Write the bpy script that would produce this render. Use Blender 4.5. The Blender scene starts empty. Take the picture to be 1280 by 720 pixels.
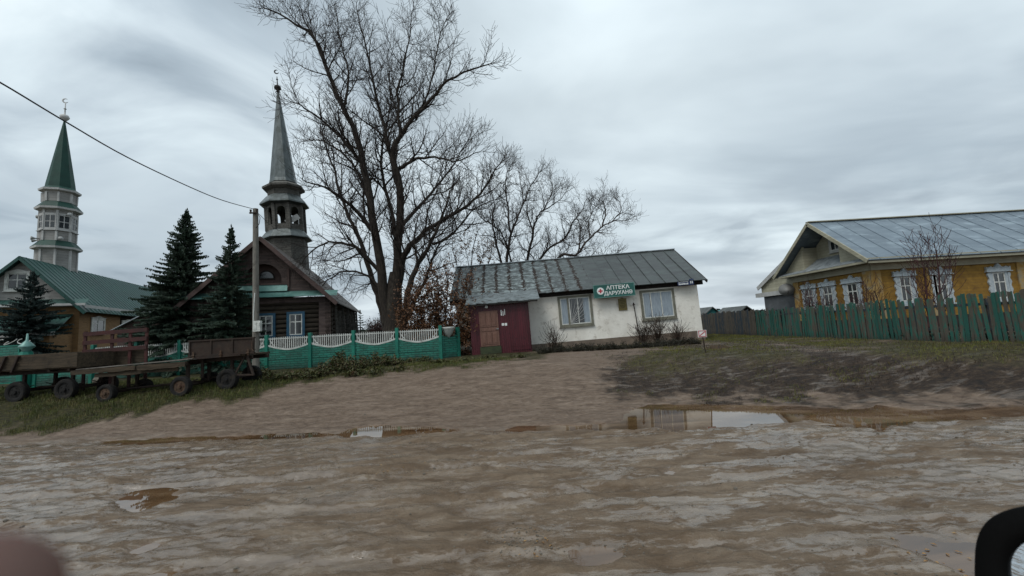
import bpy, bmesh, math, random
import numpy as np
from math import sin, cos, tan, atan, pi, radians, sqrt, exp, floor
from mathutils import Vector, Matrix, Quaternion
random.seed(7); RS = np.random.RandomState(11)
scene = bpy.context.scene
COL = scene.collection
R_ = radians
# ------------------------------------------------------------------ camera maths
FPX = 500.0; PITCH = atan(50/500.); ROLL = atan(.056); CH = 2.3
fv = Vector((0, cos(PITCH), sin(PITCH))); r0 = Vector((1, 0, 0)); u0 = Vector((0, -sin(PITCH), cos(PITCH)))
rv = cos(ROLL)*r0 - sin(ROLL)*u0; uv = sin(ROLL)*r0 + cos(ROLL)*u0
CP = Vector((0, 0, CH))
def ray(x, y): return fv + rv*((x-640)/FPX) + uv*((360-y)/FPX)
def at(x, y, Y):
    d = ray(x, y); return CP + d*(Y/d.y)
# ------------------------------------------------------------------ noise + terrain
def _h(ix, iy, s):
    n = (ix.astype(np.int64)*374761393 + iy.astype(np.int64)*668265263 + s*982451653) & 0xffffffff
    n = ((n ^ (n >> 13))*1274126177) & 0xffffffff
    n = (n ^ (n >> 16)) & 0xffffffff
    return n/4294967295.0
def vnoise(x, y, s=0):
    ix = np.floor(x); iy = np.floor(y); fx = x-ix; fy = y-iy
    fx = fx*fx*(3-2*fx); fy = fy*fy*(3-2*fy)
    a = _h(ix, iy, s); b = _h(ix+1, iy, s); c = _h(ix, iy+1, s); d = _h(ix+1, iy+1, s)
    return (a*(1-fx)+b*fx)*(1-fy) + (c*(1-fx)+d*fx)*fy
def fbm(x, y, o=4, s=0):
    t = 0; a = 1.; n = 0
    for k in range(o):
        t = t + a*vnoise(x, y, s+k*17); n += a; a *= .5; x = x*2.03+5.1; y = y*2.03+3.7
    return t/n - .5
def sst(a, b, x):
    t = np.clip((x-a)/(b-a), 0, 1); return t*t*(3-2*t)
def proj(X, Y, Z):
    X = np.asarray(X, float); Y = np.asarray(Y, float); Z = np.asarray(Z, float)-CH
    c = X*fv.x+Y*fv.y+Z*fv.z; c = np.where(c < .3, np.nan, c)
    a = X*rv.x+Y*rv.y+Z*rv.z; b = X*uv.x+Y*uv.y+Z*uv.z
    return 640+FPX*a/c, 360-FPX*b/c
def psd(x, y, poly):
    """signed distance to polygon, positive inside"""
    d = np.full(x.shape, 1e9); ins = np.zeros(x.shape, bool); n = len(poly)
    for i in range(n):
        x1, y1 = poly[i]; x2, y2 = poly[(i+1) % n]
        ex, ey = x2-x1, y2-y1; t = np.clip(((x-x1)*ex+(y-y1)*ey)/(ex*ex+ey*ey+1e-9), 0, 1)
        d = np.minimum(d, np.hypot(x-x1-t*ex, y-y1-t*ey))
        c = ((y1 > y) != (y2 > y)) & (x < (x2-x1)*(y-y1)/((y2-y1) if y2 != y1 else 1e-9)+x1)
        ins ^= c
    return np.where(ins, d, -d)
def gp0(x, y, z=0.):
    d = ray(x, y); k = (z-CH)/d.z; return (d.x*k, d.y*k)
def zbase(X, Y):
    y0 = np.interp(X, [-30, -14, -8, 0, 5, 9.5, 13], [11.6, 11.5, 11.0, 10.5, 11.0, 9.9, 8.6])
    y1 = np.interp(X, [-30, -12, -6, 4, 12, 20], [14.6, 14.8, 16.5, 17, 11.9, 11.0])
    z = sst(0, 1, (Y-y0)/(y1-y0))*np.interp(X, [-60, -6, -2, 100], [.845, .845, 1, 1])
    return z
PUD = {}
def addpud(name, pts, z=0., dep=.05): PUD[name] = ([gp0(a, b, z) for a, b in pts], dep, z)
addpud('main', [(640, 533), (700, 530), (780, 527), (796, 508), (830, 503), (1000, 506), (1060, 510), (1100, 506), (1150, 513), (1290, 503), (1400, 505), (1400, 514), (1290, 518), (1150, 524), (1100, 536), (1040, 528), (1005, 526), (900, 534), (820, 536), (700, 537), (640, 538)], dep=.075)
addpud('ribbon', [(110, 551), (250, 543), (425, 540), (445, 532), (480, 530), (545, 532), (575, 535), (560, 539), (480, 544), (350, 546), (150, 554)])
addpud('pothole', [(720, 688), (738, 682), (765, 684), (776, 692), (770, 702), (748, 706), (726, 701)], dep=.045)
addpud('shallow', [(1098, 676), (1130, 667), (1180, 670), (1260, 676), (1330, 690), (1330, 705), (1200, 712), (1160, 697), (1120, 688)], dep=.04)
addpud('film', [(140, 622), (165, 614), (196, 609), (216, 612), (226, 620), (205, 627), (170, 640), (150, 634)], dep=.04)
addpud('strip', [(165, 686), (185, 678), (205, 677), (190, 687), (172, 691)], dep=.04)
addpud('dip', [(822, 588), (838, 584), (852, 588), (842, 592), (828, 592)], dep=.04)
addpud('slick', [(170, 720), (200, 708), (215, 712), (200, 740), (150, 745)], dep=.04)
addpud('yard', [(878, 437), (884, 431.5), (905, 430.5), (916, 433), (905, 438)], z=1.0, dep=.06)
ROADLINE = [(-900, 580), (0, 553), (120, 549), (440, 541), (700, 536), (820, 534), (1000, 527), (1140, 520), (1280, 512), (2200, 480)]
GRASSL = [(-2500, 380), (-2500, 600), (-300, 556), (0, 541), (60, 536), (140, 524), (230, 506), (330, 490), (420, 474), (500, 463), (600, 454), (680, 446), (690, 438), (640, 432), (560, 424), (300, 415)]
DARKR = [(812, 506), (778, 482), (752, 462), (760, 448), (820, 437), (900, 421), (1280, 421), (3000, 330), (3000, 450), (1280, 500), (1140, 503), (990, 502)]
MOSS = [(790, 452), (820, 441), (900, 434), (990, 436), (1000, 446), (900, 452), (830, 462)]
GRASSR = [(960, 424), (1280, 424), (3000, 340), (3000, 400), (1280, 455), (1120, 445), (1000, 433)]
def masks(X, Y, Z):
    px, py = proj(X, Y, Z)
    ok = ~np.isnan(px) & (np.abs(px) < 2800) & (py < 760)
    px = np.where(ok, px, -9999.); py = np.where(ok, py, 9999.)
    n1 = fbm(X*1.1, Y*1.1, 4, 3); n2 = fbm(X*4, Y*4, 3, 9)
    sc = np.clip(12/np.maximum(Y, 2), .2, 2)
    g = sst(-3, 5, psd(px, py, GRASSL) + n1*26*sc + n2*10*sc)
    dk = sst(-12, 14, psd(px, py, DARKR) + n1*60*sc + n2*34*sc)
    ms = sst(-12, 10, psd(px, py, MOSS) + n1*40*sc + n2*20*sc)
    gr = sst(-6, 8, psd(px, py, GRASSR) + n1*20*sc + n2*8*sc)
    far = sst(19.5, 21, Y + n1*2); far = np.where((np.abs(px-700) < 200) & (Y < 22.5), far*.4, far)
    g = np.maximum.reduce([g, gr*.9, far, ms*.85])
    road_y = np.interp(px, [p[0] for p in ROADLINE], [p[1] for p in ROADLINE])
    road = np.where(ok, sst(-8, 8, py-road_y), np.where(Y > 8, 0, 1))
    g = g*(1-road); dk = np.clip(dk*(1-road)*(1-g*.6), 0, 1)
    return g, dk, road, px, py, road_y, ok
def puddepth(X, Y):
    dep = np.zeros(X.shape)
    ns = fbm(X*2.2, Y*2.2, 4, 41)
    for k, (poly, d, z) in PUD.items():
        xs = [p[0] for p in poly]; ys = [p[1] for p in poly]
        m = (X > min(xs)-1) & (X < max(xs)+1) & (Y > min(ys)-1) & (Y < max(ys)+1)
        if not m.any(): continue
        small = (max(xs)-min(xs)) < 2.0
        w = .10 if small else .16
        s = psd(X[m], Y[m], poly) + ns[m]*(.22 if small else .5)
        dep[m] = np.maximum(dep[m], sst(-w, w*1.2, s)*d)
    return dep
def height(X, Y):
    X = np.asarray(X, float); Y = np.asarray(Y, float)
    z = zbase(X, Y)
    near = np.exp(-((Y-6)/14.)**2)
    wx = X + fbm(X*.3, Y*.5, 3, 77)*2.5; wy = Y + fbm(X*.35, Y*.35, 3, 78)*1.2 + .09*X*(X < 0)
    flat = 1-sst(.02, .4, z)
    rough = fbm(wx*.55, wy*2.0, 5, 1)*.034 + fbm(wx*1.5, wy*3.4, 6, 2)*.044
    ridg = np.abs(fbm(wx*1.3, wy*4.2, 4, 5))*2; rough += -ridg*.030 + .010
    rough += fbm(X*5, Y*9, 5, 8)*.024
    # tyre ruts running along the road
    for yy, a in ((4.6, .022), (5.9, .030), (7.0, .034), (7.35, .022), (8.45, .030)):
        c = yy + .30*np.sin(X*.21+yy) + .05*fbm(X*1.1, Y*0+yy, 3, 61); q = np.abs(Y-c)/.13; am = a*(0.25+1.1*vnoise(X*.45+yy, Y*0+yy, 60))
        rough += am*(-np.exp(-q**2.5)*(1+.25*np.sign(np.sin(X*42))*(vnoise(X*.7+yy*3, Y*0, 62) > .5)) + .55*np.exp(-((q-1.6)/.5)**2))
    pl = fbm(wx*1.0, wy*2.1, 5, 71); rough += .020*sst(-.015, .02, pl) - .016*sst(.06, .10, pl)
    pl2 = fbm(wx*2.6+9, wy*4.8, 4, 72); rough += .010*sst(.0, .03, pl2)
    rough -= .012
    slope = fbm(X*.5, Y*.5, 4, 21)*.16 + fbm(X*2.2, Y*2.2, 4, 22)*.05 + fbm(X*8, Y*8, 3, 23)*.014
    dep = puddepth(X, Y)
    z = z + rough*flat*(1-.85*np.clip(dep/.045, 0, 1))*sst(.0, 1, 1.2*near+.2) + slope*(1-flat)*np.interp(Y, [0, 16, 22, 40], [1, .8, .35, .3])
    z = z - dep*1.15
    return z
_hc = {}
def hz(x, y): return float(height(np.array([x]), np.array([y]))[0])
def zb(x, y): return float(zbase(np.array([x]), np.array([y]))[0])
def hit(px, py):
    d = ray(px, py); t = 3.0
    while t < 200:
        p = CP + d*t
        if p.z < zb(p.x, p.y): return Vector((p.x, p.y, hz(p.x, p.y)))
        t += .03
    return p
# ------------------------------------------------------------------ materials
def lin(c):
    if isinstance(c, str):
        c = [int(c[i:i+2], 16)/255 for i in (0, 2, 4)]
        c = [v/12.92 if v < .04045 else ((v+.055)/1.055)**2.4 for v in c]
    return (c[0], c[1], c[2], 1)
class NT:
    def __init__(s, mat): s.t = mat.node_tree; s.n = s.t.nodes; s.l = s.t.links
    def N(s, typ, **kw):
        n = s.n.new(typ)
        for k, v in kw.items():
            if k.startswith('i_'): 
                key = k[2:]; key = int(key) if key.isdigit() else key.replace('_', ' ')
                n.inputs[key].default_value = v
            else: setattr(n, k, v)
        return n
    def L(s, a, b): s.l.new(a, b)
    def math(s, op, a, b=None, c=None, clamp=False):
        n = s.n.new('ShaderNodeMath'); n.operation = op; n.use_clamp = clamp
        for i, v in enumerate((a, b, c)):
            if v is None: continue
            if isinstance(v, (int, float)): n.inputs[i].default_value = v
            else: s.l.new(v, n.inputs[i])
        return n.outputs[0]
    def mix(s, fac, a, b, blend='MIX'):
        n = s.n.new('ShaderNodeMix'); n.data_type = 'RGBA'; n.blend_type = blend
        for i, v in ((0, fac), (6, a), (7, b)):
            if isinstance(v, (int, float)): n.inputs[i].default_value = v
            elif isinstance(v, tuple): n.inputs[i].default_value = v
            else: s.l.new(v, n.inputs[i])
        return n.outputs[2]
    def noise(s, vec, scale, detail=5, rough=.6, dist=0, sc3=None):
        if sc3 is not None:
            m = s.N('ShaderNodeMapping'); m.inputs['Scale'].default_value = sc3; s.L(vec, m.inputs['Vector']); vec = m.outputs[0]
        n = s.N('ShaderNodeTexNoise'); n.inputs['Scale'].default_value = scale; n.inputs['Detail'].default_value = detail
        n.inputs['Roughness'].default_value = rough; n.inputs['Distortion'].default_value = dist
        s.L(vec, n.inputs['Vector']); return n.outputs['Fac']
    def ramp(s, fac, stops):
        r = s.N('ShaderNodeValToRGB'); e = r.color_ramp.elements
        while len(e) > len(stops): e.remove(e[-1])
        while len(e) < len(stops): e.new(.5)
        for i, (p, c) in enumerate(stops):
            e[i].position = p; e[i].color = lin(c) if not isinstance(c, (int, float)) else (c, c, c, 1)
        s.L(fac, r.inputs[0]); return r.outputs[0]
    def sep(s, vec):
        n = s.N('ShaderNodeSeparateXYZ'); s.L(vec, n.inputs[0]); return n.outputs
def newmat(name):
    m = bpy.data.materials.new(name); m.use_nodes = True; t = NT(m); return m, t, t.n['Principled BSDF']
MATS = {}
def mk(name, c1, c2, scale=3., sc3=(1, 1, 1), rough=.75, bump=.3, bscale=None, dirt=None, lines=None, metallic=0., spec=.4, lo=.35, hi=.65, rand=0., bdist=.02, coat=0):
    """c1/c2 mottled by noise; dirt=(colour,scale,threshold,amount); lines=(axis,period,width,colour)"""
    m, t, b = newmat(name)
    tc = t.N('ShaderNodeTexCoord'); v = tc.outputs['Object']
    oi = t.N('ShaderNodeObjectInfo')
    va = t.N('ShaderNodeVectorMath', operation='ADD'); t.L(v, va.inputs[0])
    mm = t.math('MULTIPLY', oi.outputs['Random'], 37.); cx = t.N('ShaderNodeCombineXYZ'); t.L(mm, cx.inputs[0]); t.L(mm, cx.inputs[1]); t.L(cx.outputs[0], va.inputs[1])
    vv = va.outputs[0] if rand else v
    n = t.noise(vv, scale, 6, .62, .2, sc3)
    mr = t.N('ShaderNodeMapRange'); mr.inputs['From Min'].default_value = lo; mr.inputs['From Max'].default_value = hi; t.L(n, mr.inputs[0])
    col = t.mix(mr.outputs[0], lin(c1), lin(c2))
    hgt = t.noise(vv, bscale or scale*6, 5, .65, 0, sc3)
    if dirt:
        dn = t.noise(vv, dirt[1], 7, .65, .4, sc3 if len(dirt) > 4 else None)
        mr2 = t.N('ShaderNodeMapRange'); mr2.inputs['From Min'].default_value = dirt[2]; mr2.inputs['From Max'].default_value = dirt[2]+.12
        t.L(dn, mr2.inputs[0]); f = t.math('MULTIPLY', mr2.outputs[0], dirt[3]); col = t.mix(f, col, lin(dirt[0]))
    if lines:
        for (ax, per, wd, lc) in (lines if isinstance(lines[0], (tuple, list)) else (lines,)):
            o = t.sep(v)[ax]
            fr = t.math('FRACT', t.math('DIVIDE', o, per))
            # per-board tone
            fl = t.math('FLOOR', t.math('DIVIDE', o, per)); wn = t.N('ShaderNodeTexWhiteNoise', noise_dimensions='1D'); t.L(fl, wn.inputs['W'])
            col = t.mix(.35, col, t.mix(wn.outputs['Value'], t.mix(1, col, (.55, .55, .55, 1), 'MULTIPLY'), col))
            e = t.math('LESS_THAN', fr, wd/per)
            col = t.mix(t.math('MULTIPLY', e, .8), col, lin(lc))
            hgt = t.math('SUBTRACT', hgt, t.math('MULTIPLY', e, 1.2))
    if rand:
        hv = t.N('ShaderNodeHueSaturation'); t.L(col, hv.inputs['Color'])
        t.L(t.math('MULTIPLY_ADD', oi.outputs['Random'], 2*rand, 1-rand), hv.inputs['Value'])
        col = hv.outputs[0]
    t.L(col, b.inputs['Base Color'])
    b.inputs['Metallic'].default_value = metallic; b.inputs['Specular IOR Level'].default_value = spec
    rn = t.math('MULTIPLY_ADD', hgt, .25, rough-.12, clamp=True); t.L(rn, b.inputs['Roughness'])
    if coat: b.inputs['Coat Weight'].default_value = coat
    if bump:
        bn = t.N('ShaderNodeBump'); bn.inputs['Strength'].default_value = bump; bn.inputs['Distance'].default_value = bdist
        t.L(hgt, bn.inputs['Height']); t.L(bn.outputs[0], b.inputs['Normal'])
    MATS[name] = m; return m
# ------------------------------------------------------------------ mesh builder
class MB:
    def __init__(s, T=None): s.v = []; s.f = []; s.T = T
    def add(s, vs, fs):
        n = len(s.v)
        if s.T is not None: vs = [s.T @ Vector(p) for p in vs]
        s.v.extend([tuple(p) for p in vs]); s.f.extend([tuple(i+n for i in q) for q in fs])
    def box(s, c, d, rz=0, M=None):
        x, y, z = d[0]/2, d[1]/2, d[2]/2
        vs = [Vector((a*x, b*y, e*z)) for a in (-1, 1) for b in (-1, 1) for e in (-1, 1)]
        if M is not None: vs = [M @ p for p in vs]
        if rz: q = Matrix.Rotation(rz, 4, 'Z'); vs = [q @ p for p in vs]
        vs = [p+Vector(c) for p in vs]
        s.add(vs, [(0, 1, 3, 2), (4, 6, 7, 5), (0, 4, 5, 1), (2, 3, 7, 6), (0, 2, 6, 4), (1, 5, 7, 3)])
    def bb(s, x0, x1, y0, y1, z0, z1): s.box(((x0+x1)/2, (y0+y1)/2, (z0+z1)/2), (x1-x0, y1-y0, z1-z0))
    def bar(s, a, b, w, h, up=(0, 0, 1)):
        a = Vector(a); b = Vector(b); d = (b-a).normalized(); up = Vector(up)
        if abs(d.dot(up)) > .95: up = Vector((0, 1, 0))
        sd = d.cross(up).normalized(); u = sd.cross(d)
        vs = [p+sd*(i*w/2)+u*(j*h/2) for p in (a, b) for i, j in ((-1, -1), (1, -1), (1, 1), (-1, 1))]
        s.add(vs, [(3, 2, 1, 0), (4, 5, 6, 7), (0, 1, 5, 4), (1, 2, 6, 5), (2, 3, 7, 6), (3, 0, 4, 7)])
    def tube(s, pts, rad, n=6, cap=True):
        pts = [Vector(p) for p in pts]
        if not isinstance(rad, (list, tuple)): rad = [rad]*len(pts)
        vs = []; fs = []; pr = None
        for i, p in enumerate(pts):
            d = (pts[min(i+1, len(pts)-1)]-pts[max(i-1, 0)])
            d = d.normalized() if d.length > 1e-9 else Vector((0, 0, 1))
            if pr is None:
                a = Vector((0, 0, 1)) if abs(d.z) < .9 else Vector((1, 0, 0)); sd = d.cross(a).normalized()
            else: sd = (pr - d*pr.dot(d)); sd = sd.normalized() if sd.length > 1e-6 else d.orthogonal().normalized()
            pr = sd; u = d.cross(sd)
            for k in range(n):
                an = 2*pi*k/n; vs.append(p+(sd*cos(an)+u*sin(an))*rad[i])
        for i in range(len(pts)-1):
            for k in range(n):
                a = i*n+k; b = i*n+(k+1) % n; fs.append((a, b, b+n, a+n))
        if cap and n > 2:
            fs.append(tuple(range(n-1, -1, -1))); m = (len(pts)-1)*n; fs.append(tuple(m+k for k in range(n)))
        s.add(vs, fs)
    def lathe(s, prof, n=8, c=(0, 0, 0), ph=0, tilt=None):
        vs = []; fs = []
        for r, z in prof:
            for k in range(n):
                an = 2*pi*k/n+ph; vs.append(Vector((c[0]+r*cos(an), c[1]+r*sin(an), c[2]+z)))
        for i in range(len(prof)-1):
            for k in range(n):
                a = i*n+k; b = i*n+(k+1) % n; fs.append((a, b, b+n, a+n))
        fs.append(tuple(range(n-1, -1, -1))); m = (len(prof)-1)*n; fs.append(tuple(m+k for k in range(n)))
        s.add(vs, fs)
    def prism(s, poly, d):
        """poly: 3D points (planar), extruded by vector d"""
        poly = [Vector(p) for p in poly]; d = Vector(d); n = len(poly)
        vs = poly+[p+d for p in poly]
        fs = [tuple(range(n-1, -1, -1)), tuple(range(n, 2*n))]+[(i, (i+1) % n, (i+1) % n+n, i+n) for i in range(n)]
        s.add(vs, fs)
    def strip(s, A, B, d):
        """a ribbon between polylines A and B, extruded by d (solid)"""
        for i in range(len(A)-1): s.prism([A[i], A[i+1], B[i+1], B[i]], d)
    def build(s, name, mat, parent=None, smooth=False, bevel=0, fix=True):
        me = bpy.data.meshes.new(name); me.from_pydata(s.v, [], s.f); me.update()
        if fix and len(s.f) < 60000:
            bm = bmesh.new(); bm.from_mesh(me); bmesh.ops.recalc_face_normals(bm, faces=bm.faces); bm.to_mesh(me); bm.free()
        if smooth: me.polygons.foreach_set('use_smooth', [True]*len(me.polygons))
        if mat: me.materials.append(mat)
        o = bpy.data.objects.new(name, me); COL.objects.link(o)
        if parent: o.parent = parent
        if bevel:
            b = o.modifiers.new('b', 'BEVEL'); b.width = bevel; b.segments = 2; b.limit_method = 'ANGLE'
        return o
def camscale(o, k=1.125):
    o.location = CP+(Vector(o.location)-CP)*k; o.scale = (k, k, k); return o
def tag(o, label=None, cat=None, group=None, kind=None):
    if label: o['label'] = label
    if cat: o['category'] = cat
    if group: o['group'] = group
    if kind: o['kind'] = kind
    return o
def thing(name, label, cat, loc=(0, 0, 0), rz=0, group=None, ry=0, rx=0):
    o = bpy.data.objects.new(name, None); COL.objects.link(o); o.location = loc
    o.rotation_euler = (rx, ry, rz); o.empty_display_size = .2
    return tag(o, label, cat, group)
def fmat(x, y, z, ang=0):
    """facade frame: x along the wall, -y outwards"""
    return Matrix.Translation((x, y, z)) @ Matrix.Rotation(ang, 4, 'Z')
# ------------------------------------------------------------------ camera, world, light
cam = bpy.data.cameras.new('camera'); co = bpy.data.objects.new('camera', cam); COL.objects.link(co)
cam.sensor_width = 36; cam.lens = 36*FPX/1280; cam.clip_start = .005; cam.clip_end = 3000
M = Matrix((rv, uv, -fv)).transposed().to_4x4(); M.translation = CP; co.matrix_world = M
scene.camera = co
cam.dof.use_dof = True; cam.dof.focus_distance = 14; cam.dof.aperture_fstop = 4.5
world = bpy.data.worlds.new('World'); scene.world = world; world.use_nodes = True
w = NT(world); w.n.clear()
out = w.N('ShaderNodeOutputWorld'); bg = w.N('ShaderNodeBackground'); bg.inputs['Strength'].default_value = .1
w.L(bg.outputs[0], out.inputs[0])
sky = w.N('ShaderNodeTexSky'); sky.sky_type = 'NISHITA'; sky.sun_disc = False; sky.sun_elevation = R_(52); sky.sun_rotation = R_(-140)
sky.air_density = 1.5; sky.dust_density = 4
tc = w.N('ShaderNodeTexCoord'); d = tc.outputs['Generated']
X_, Y_, Z_ = w.sep(d)[:3]
zz = w.math('MAXIMUM', Z_, 0.0)
den = w.math('ADD', zz, .16)
cx = w.N('ShaderNodeCombineXYZ'); w.L(w.math('DIVIDE', X_, den), cx.inputs[0]); w.L(w.math('DIVIDE', Y_, den), cx.inputs[1]); cx.inputs[2].default_value = 3.7
pv = cx.outputs[0]
# broad masses, mid billows, long thin streaks
mp = w.N('ShaderNodeMapping'); mp.inputs['Rotation'].default_value = (0, 0, R_(-34)); mp.inputs['Scale'].default_value = (.5, 1.15, 1); w.L(pv, mp.inputs['Vector'])
streak = w.noise(mp.outputs[0], 1.1, 5, .52, .35)
mass = w.noise(pv, .5, 4, .5, .5)
bill = w.noise(pv, 1.7, 6, .5, .5)
rgt = w.math('MULTIPLY_ADD', X_, 1.6, .25, clamp=True)   # streaks in the right half, billows in the left
tex = w.N('ShaderNodeMix'); w.L(rgt, tex.inputs[0]); w.L(bill, tex.inputs[2]); w.L(streak, tex.inputs[3])
v = w.math('ADD', w.math('MULTIPLY', mass, .5), w.math('MULTIPLY', tex.outputs[0], .5))
cl = w.ramp(v, [(.36, '73808b'), (.44, '909da7'), (.50, 'a7b3bb'), (.57, 'bcc8ce'), (.66, 'd6e0e3')])
# darker ragged band of low cloud just above the horizon, pale gap under it
lowb = w.math('MULTIPLY', w.math('SUBTRACT', 1, w.math('MULTIPLY', w.math('ABSOLUTE', w.math('SUBTRACT', Z_, .19)), 7, clamp=True)), w.math('MULTIPLY_ADD', bill, 4.5, -1.75, clamp=True))
cl = w.mix(w.math('MULTIPLY', lowb, .8), cl, lin('808c97'))
pale = w.math('SUBTRACT', 1, w.math('MULTIPLY', zz, 7, clamp=True), clamp=True)
GD = ray(700, 40).normalized()
dt = w.N('ShaderNodeVectorMath', operation='DOT_PRODUCT'); w.L(d, dt.inputs[0]); dt.inputs[1].default_value = GD
thin = w.math('POWER', w.math('MAXIMUM', dt.outputs['Value'], 0), 7)   # thinner cloud where the sun stands behind it
cl = w.mix(w.math('MULTIPLY', thin, .42), cl, lin('d4dee0'))
cl = w.mix(w.math('MULTIPLY', pale, .35), cl, lin('c3c8cc'))
# an overcast sky is brighter towards the zenith (CIE overcast)
zen = w.math('MULTIPLY_ADD', w.math('SUBTRACT', zz, .5, clamp=True), 1.2, 1.0)
vm = w.N('ShaderNodeVectorMath', operation='SCALE'); w.L(cl, vm.inputs[0]); w.L(w.math('MULTIPLY', zen, 11.8), vm.inputs['Scale'])
mixed = w.mix(.94, sky.outputs[0], vm.outputs[0])
w.L(mixed, bg.inputs[0])
sl = bpy.data.lights.new('sun', 'SUN'); sl.energy = 1.35; sl.angle = R_(28); sl.color = (1, .97, .93)
so = bpy.data.objects.new('sun', sl); COL.objects.link(so)
sd = Vector((sin(R_(-140))*cos(R_(52)), cos(R_(-140))*cos(R_(52)), sin(R_(52))))
so.rotation_euler = (-sd).to_track_quat('-Z', 'Y').to_euler(); so.location = (0, 0, 50)
vs = scene.view_settings; vs.view_transform = 'Standard'; vs.look = 'None'; vs.gamma = 1; vs.use_curve_mapping = False; vs.exposure = 0.37
scene.cycles.max_bounces = 6; scene.cycles.transparent_max_bounces = 12; scene.cycles.caustics_reflective = False
scene.cycles.use_denoising = True
# ------------------------------------------------------------------ ground material
m, t, b = newmat('ground_mud')
geo = t.N('ShaderNodeNewGeometry'); P = geo.outputs['Position']
at_ = t.N('ShaderNodeVertexColor', layer_name='mask'); mc = t.N('ShaderNodeSeparateColor'); t.L(at_.outputs[0], mc.inputs[0])
G, D, W = mc.outputs[0], mc.outputs[1], mc.outputs[2]; PU = at_.outputs['Alpha']
s3 = (.45, 1.7, 1)
na = t.noise(P, 2.6, 11, .68, .7, (.5, 1.5, 1)); nb = t.noise(P, 9, 6, .65, 0, (.6, 1.3, 1)); nc = t.noise(P, 42, 4, .7); nd = t.noise(P, .55, 5, .6, .3)
mud = t.ramp(na, [(.37, '43362b'), (.46, '5a4c3f'), (.53, '6d5f51'), (.63, '807364')])
mud2 = t.ramp(nd, [(.35, '544433'), (.5, '665645'), (.65, '76695a')])
mud = t.mix(.45, mud, mud2)
mud = t.mix(t.math('MULTIPLY', nb, .45), mud, lin('57462f'))
dmud = t.ramp(nb, [(.32, '3d3027'), (.48, '5f5044'), (.66, '7a6b5e')])
drive = t.mix(.5, dmud, t.ramp(na, [(.37, '4b3d31'), (.5, '655648'), (.62, '7d6e60')]))
ppl = t.N('ShaderNodeTexVoronoi'); ppl.inputs['Scale'].default_value = 26; t.L(P, ppl.inputs['Vector'])
peb = t.math('LESS_THAN', ppl.outputs['Distance'], .22)
psel = t.math('MULTIPLY', peb, t.math('GREATER_THAN', t.sep(ppl.outputs['Color'])[0], .86))
col = t.mix(W, drive, mud)
col = t.mix(t.math('MULTIPLY', psel, .4), col, lin('867e72'))
dark = t.ramp(t.math('ADD', t.math('MULTIPLY', nb, .5), t.math('MULTIPLY', na, .5)), [(.38, '130d08'), (.47, '261b12'), (.55, '382c1f'), (.64, '52453a')])
col = t.mix(D, col, dark)
soil = t.ramp(nb, [(.32, '1a150c'), (.46, '2a2814'), (.58, '3a381b'), (.7, '453624')])
col = t.mix(G, col, soil)
# puddle beds are brown silt
col = t.mix(PU, col, lin('57402b'))
t.L(col, b.inputs['Base Color'])
# film of water lies in the hollows of the road
film = t.noise(P, 1.15, 7, .6, .9, (.42, 1.9, 1))
fine = t.noise(P, 8, 7, .75, .8, (.5, 1.5, 1))
fm = t.math('ADD', t.math('MULTIPLY', film, .62), t.math('MULTIPLY', fine, .38))
px_, py_, pz_ = t.sep(P)[:3]
lm_ = t.N('ShaderNodeMapRange'); lm_.inputs['From Min'].default_value = -2.0; lm_.inputs['From Max'].default_value = -4.5; t.L(px_, lm_.inputs[0])
rm_ = t.N('ShaderNodeMapRange'); rm_.inputs['From Min'].default_value = 1.5; rm_.inputs['From Max'].default_value = 5.5; t.L(px_, rm_.inputs[0])
fm = t.math('ADD', fm, t.math('MULTIPLY_ADD', t.math('MAXIMUM', lm_.outputs[0], rm_.outputs[0]), .044, -.012))
fm = t.math('SUBTRACT', fm, t.math('MULTIPLY', pz_, .9))
mr = t.N('ShaderNodeMapRange'); mr.inputs['From Min'].default_value = .480; mr.inputs['From Max'].default_value = .535; mr.interpolation_type = 'SMOOTHSTEP'
t.L(fm, mr.inputs[0])
wet = t.math('MULTIPLY', mr.outputs[0], W)
dwet = t.math('MULTIPLY', t.math('MULTIPLY_ADD', na, 14, -7.4, clamp=True), t.math('MULTIPLY', D, .5))
wet = t.math('MAXIMUM', wet, dwet)
wet = t.math('MAXIMUM', wet, PU)
rr = t.math('MULTIPLY_ADD', wet, -.57, .72)
rr = t.math('ADD', rr, t.math('MULTIPLY', G, .2), clamp=True)
t.L(rr, b.inputs['Roughness'])
t.L(t.math('MULTIPLY_ADD', wet, .55, .25), b.inputs['Specular IOR Level'])
t.L(t.math('MULTIPLY', t.math('MULTIPLY', wet, W), .38), b.inputs['Coat Weight']); b.inputs['Coat Roughness'].default_value = .12; b.inputs['Coat IOR'].default_value = 1.4
hh = t.math('ADD', t.math('MULTIPLY', nb, 1.0), t.math('MULTIPLY', nc, .35))
hh = t.math('ADD', hh, t.math('MULTIPLY', psel, .5))
hh = t.math('ADD', hh, t.math('MULTIPLY', na, 2.0))
bn = t.N('ShaderNodeBump'); bn.inputs['Distance'].default_value = .05
t.L(t.math('MULTIPLY_ADD', wet, -.60, .85), bn.inputs['Strength']); t.L(hh, bn.inputs['Height']); t.L(bn.outputs[0], b.inputs['Normal'])
MATS['ground'] = m
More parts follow.
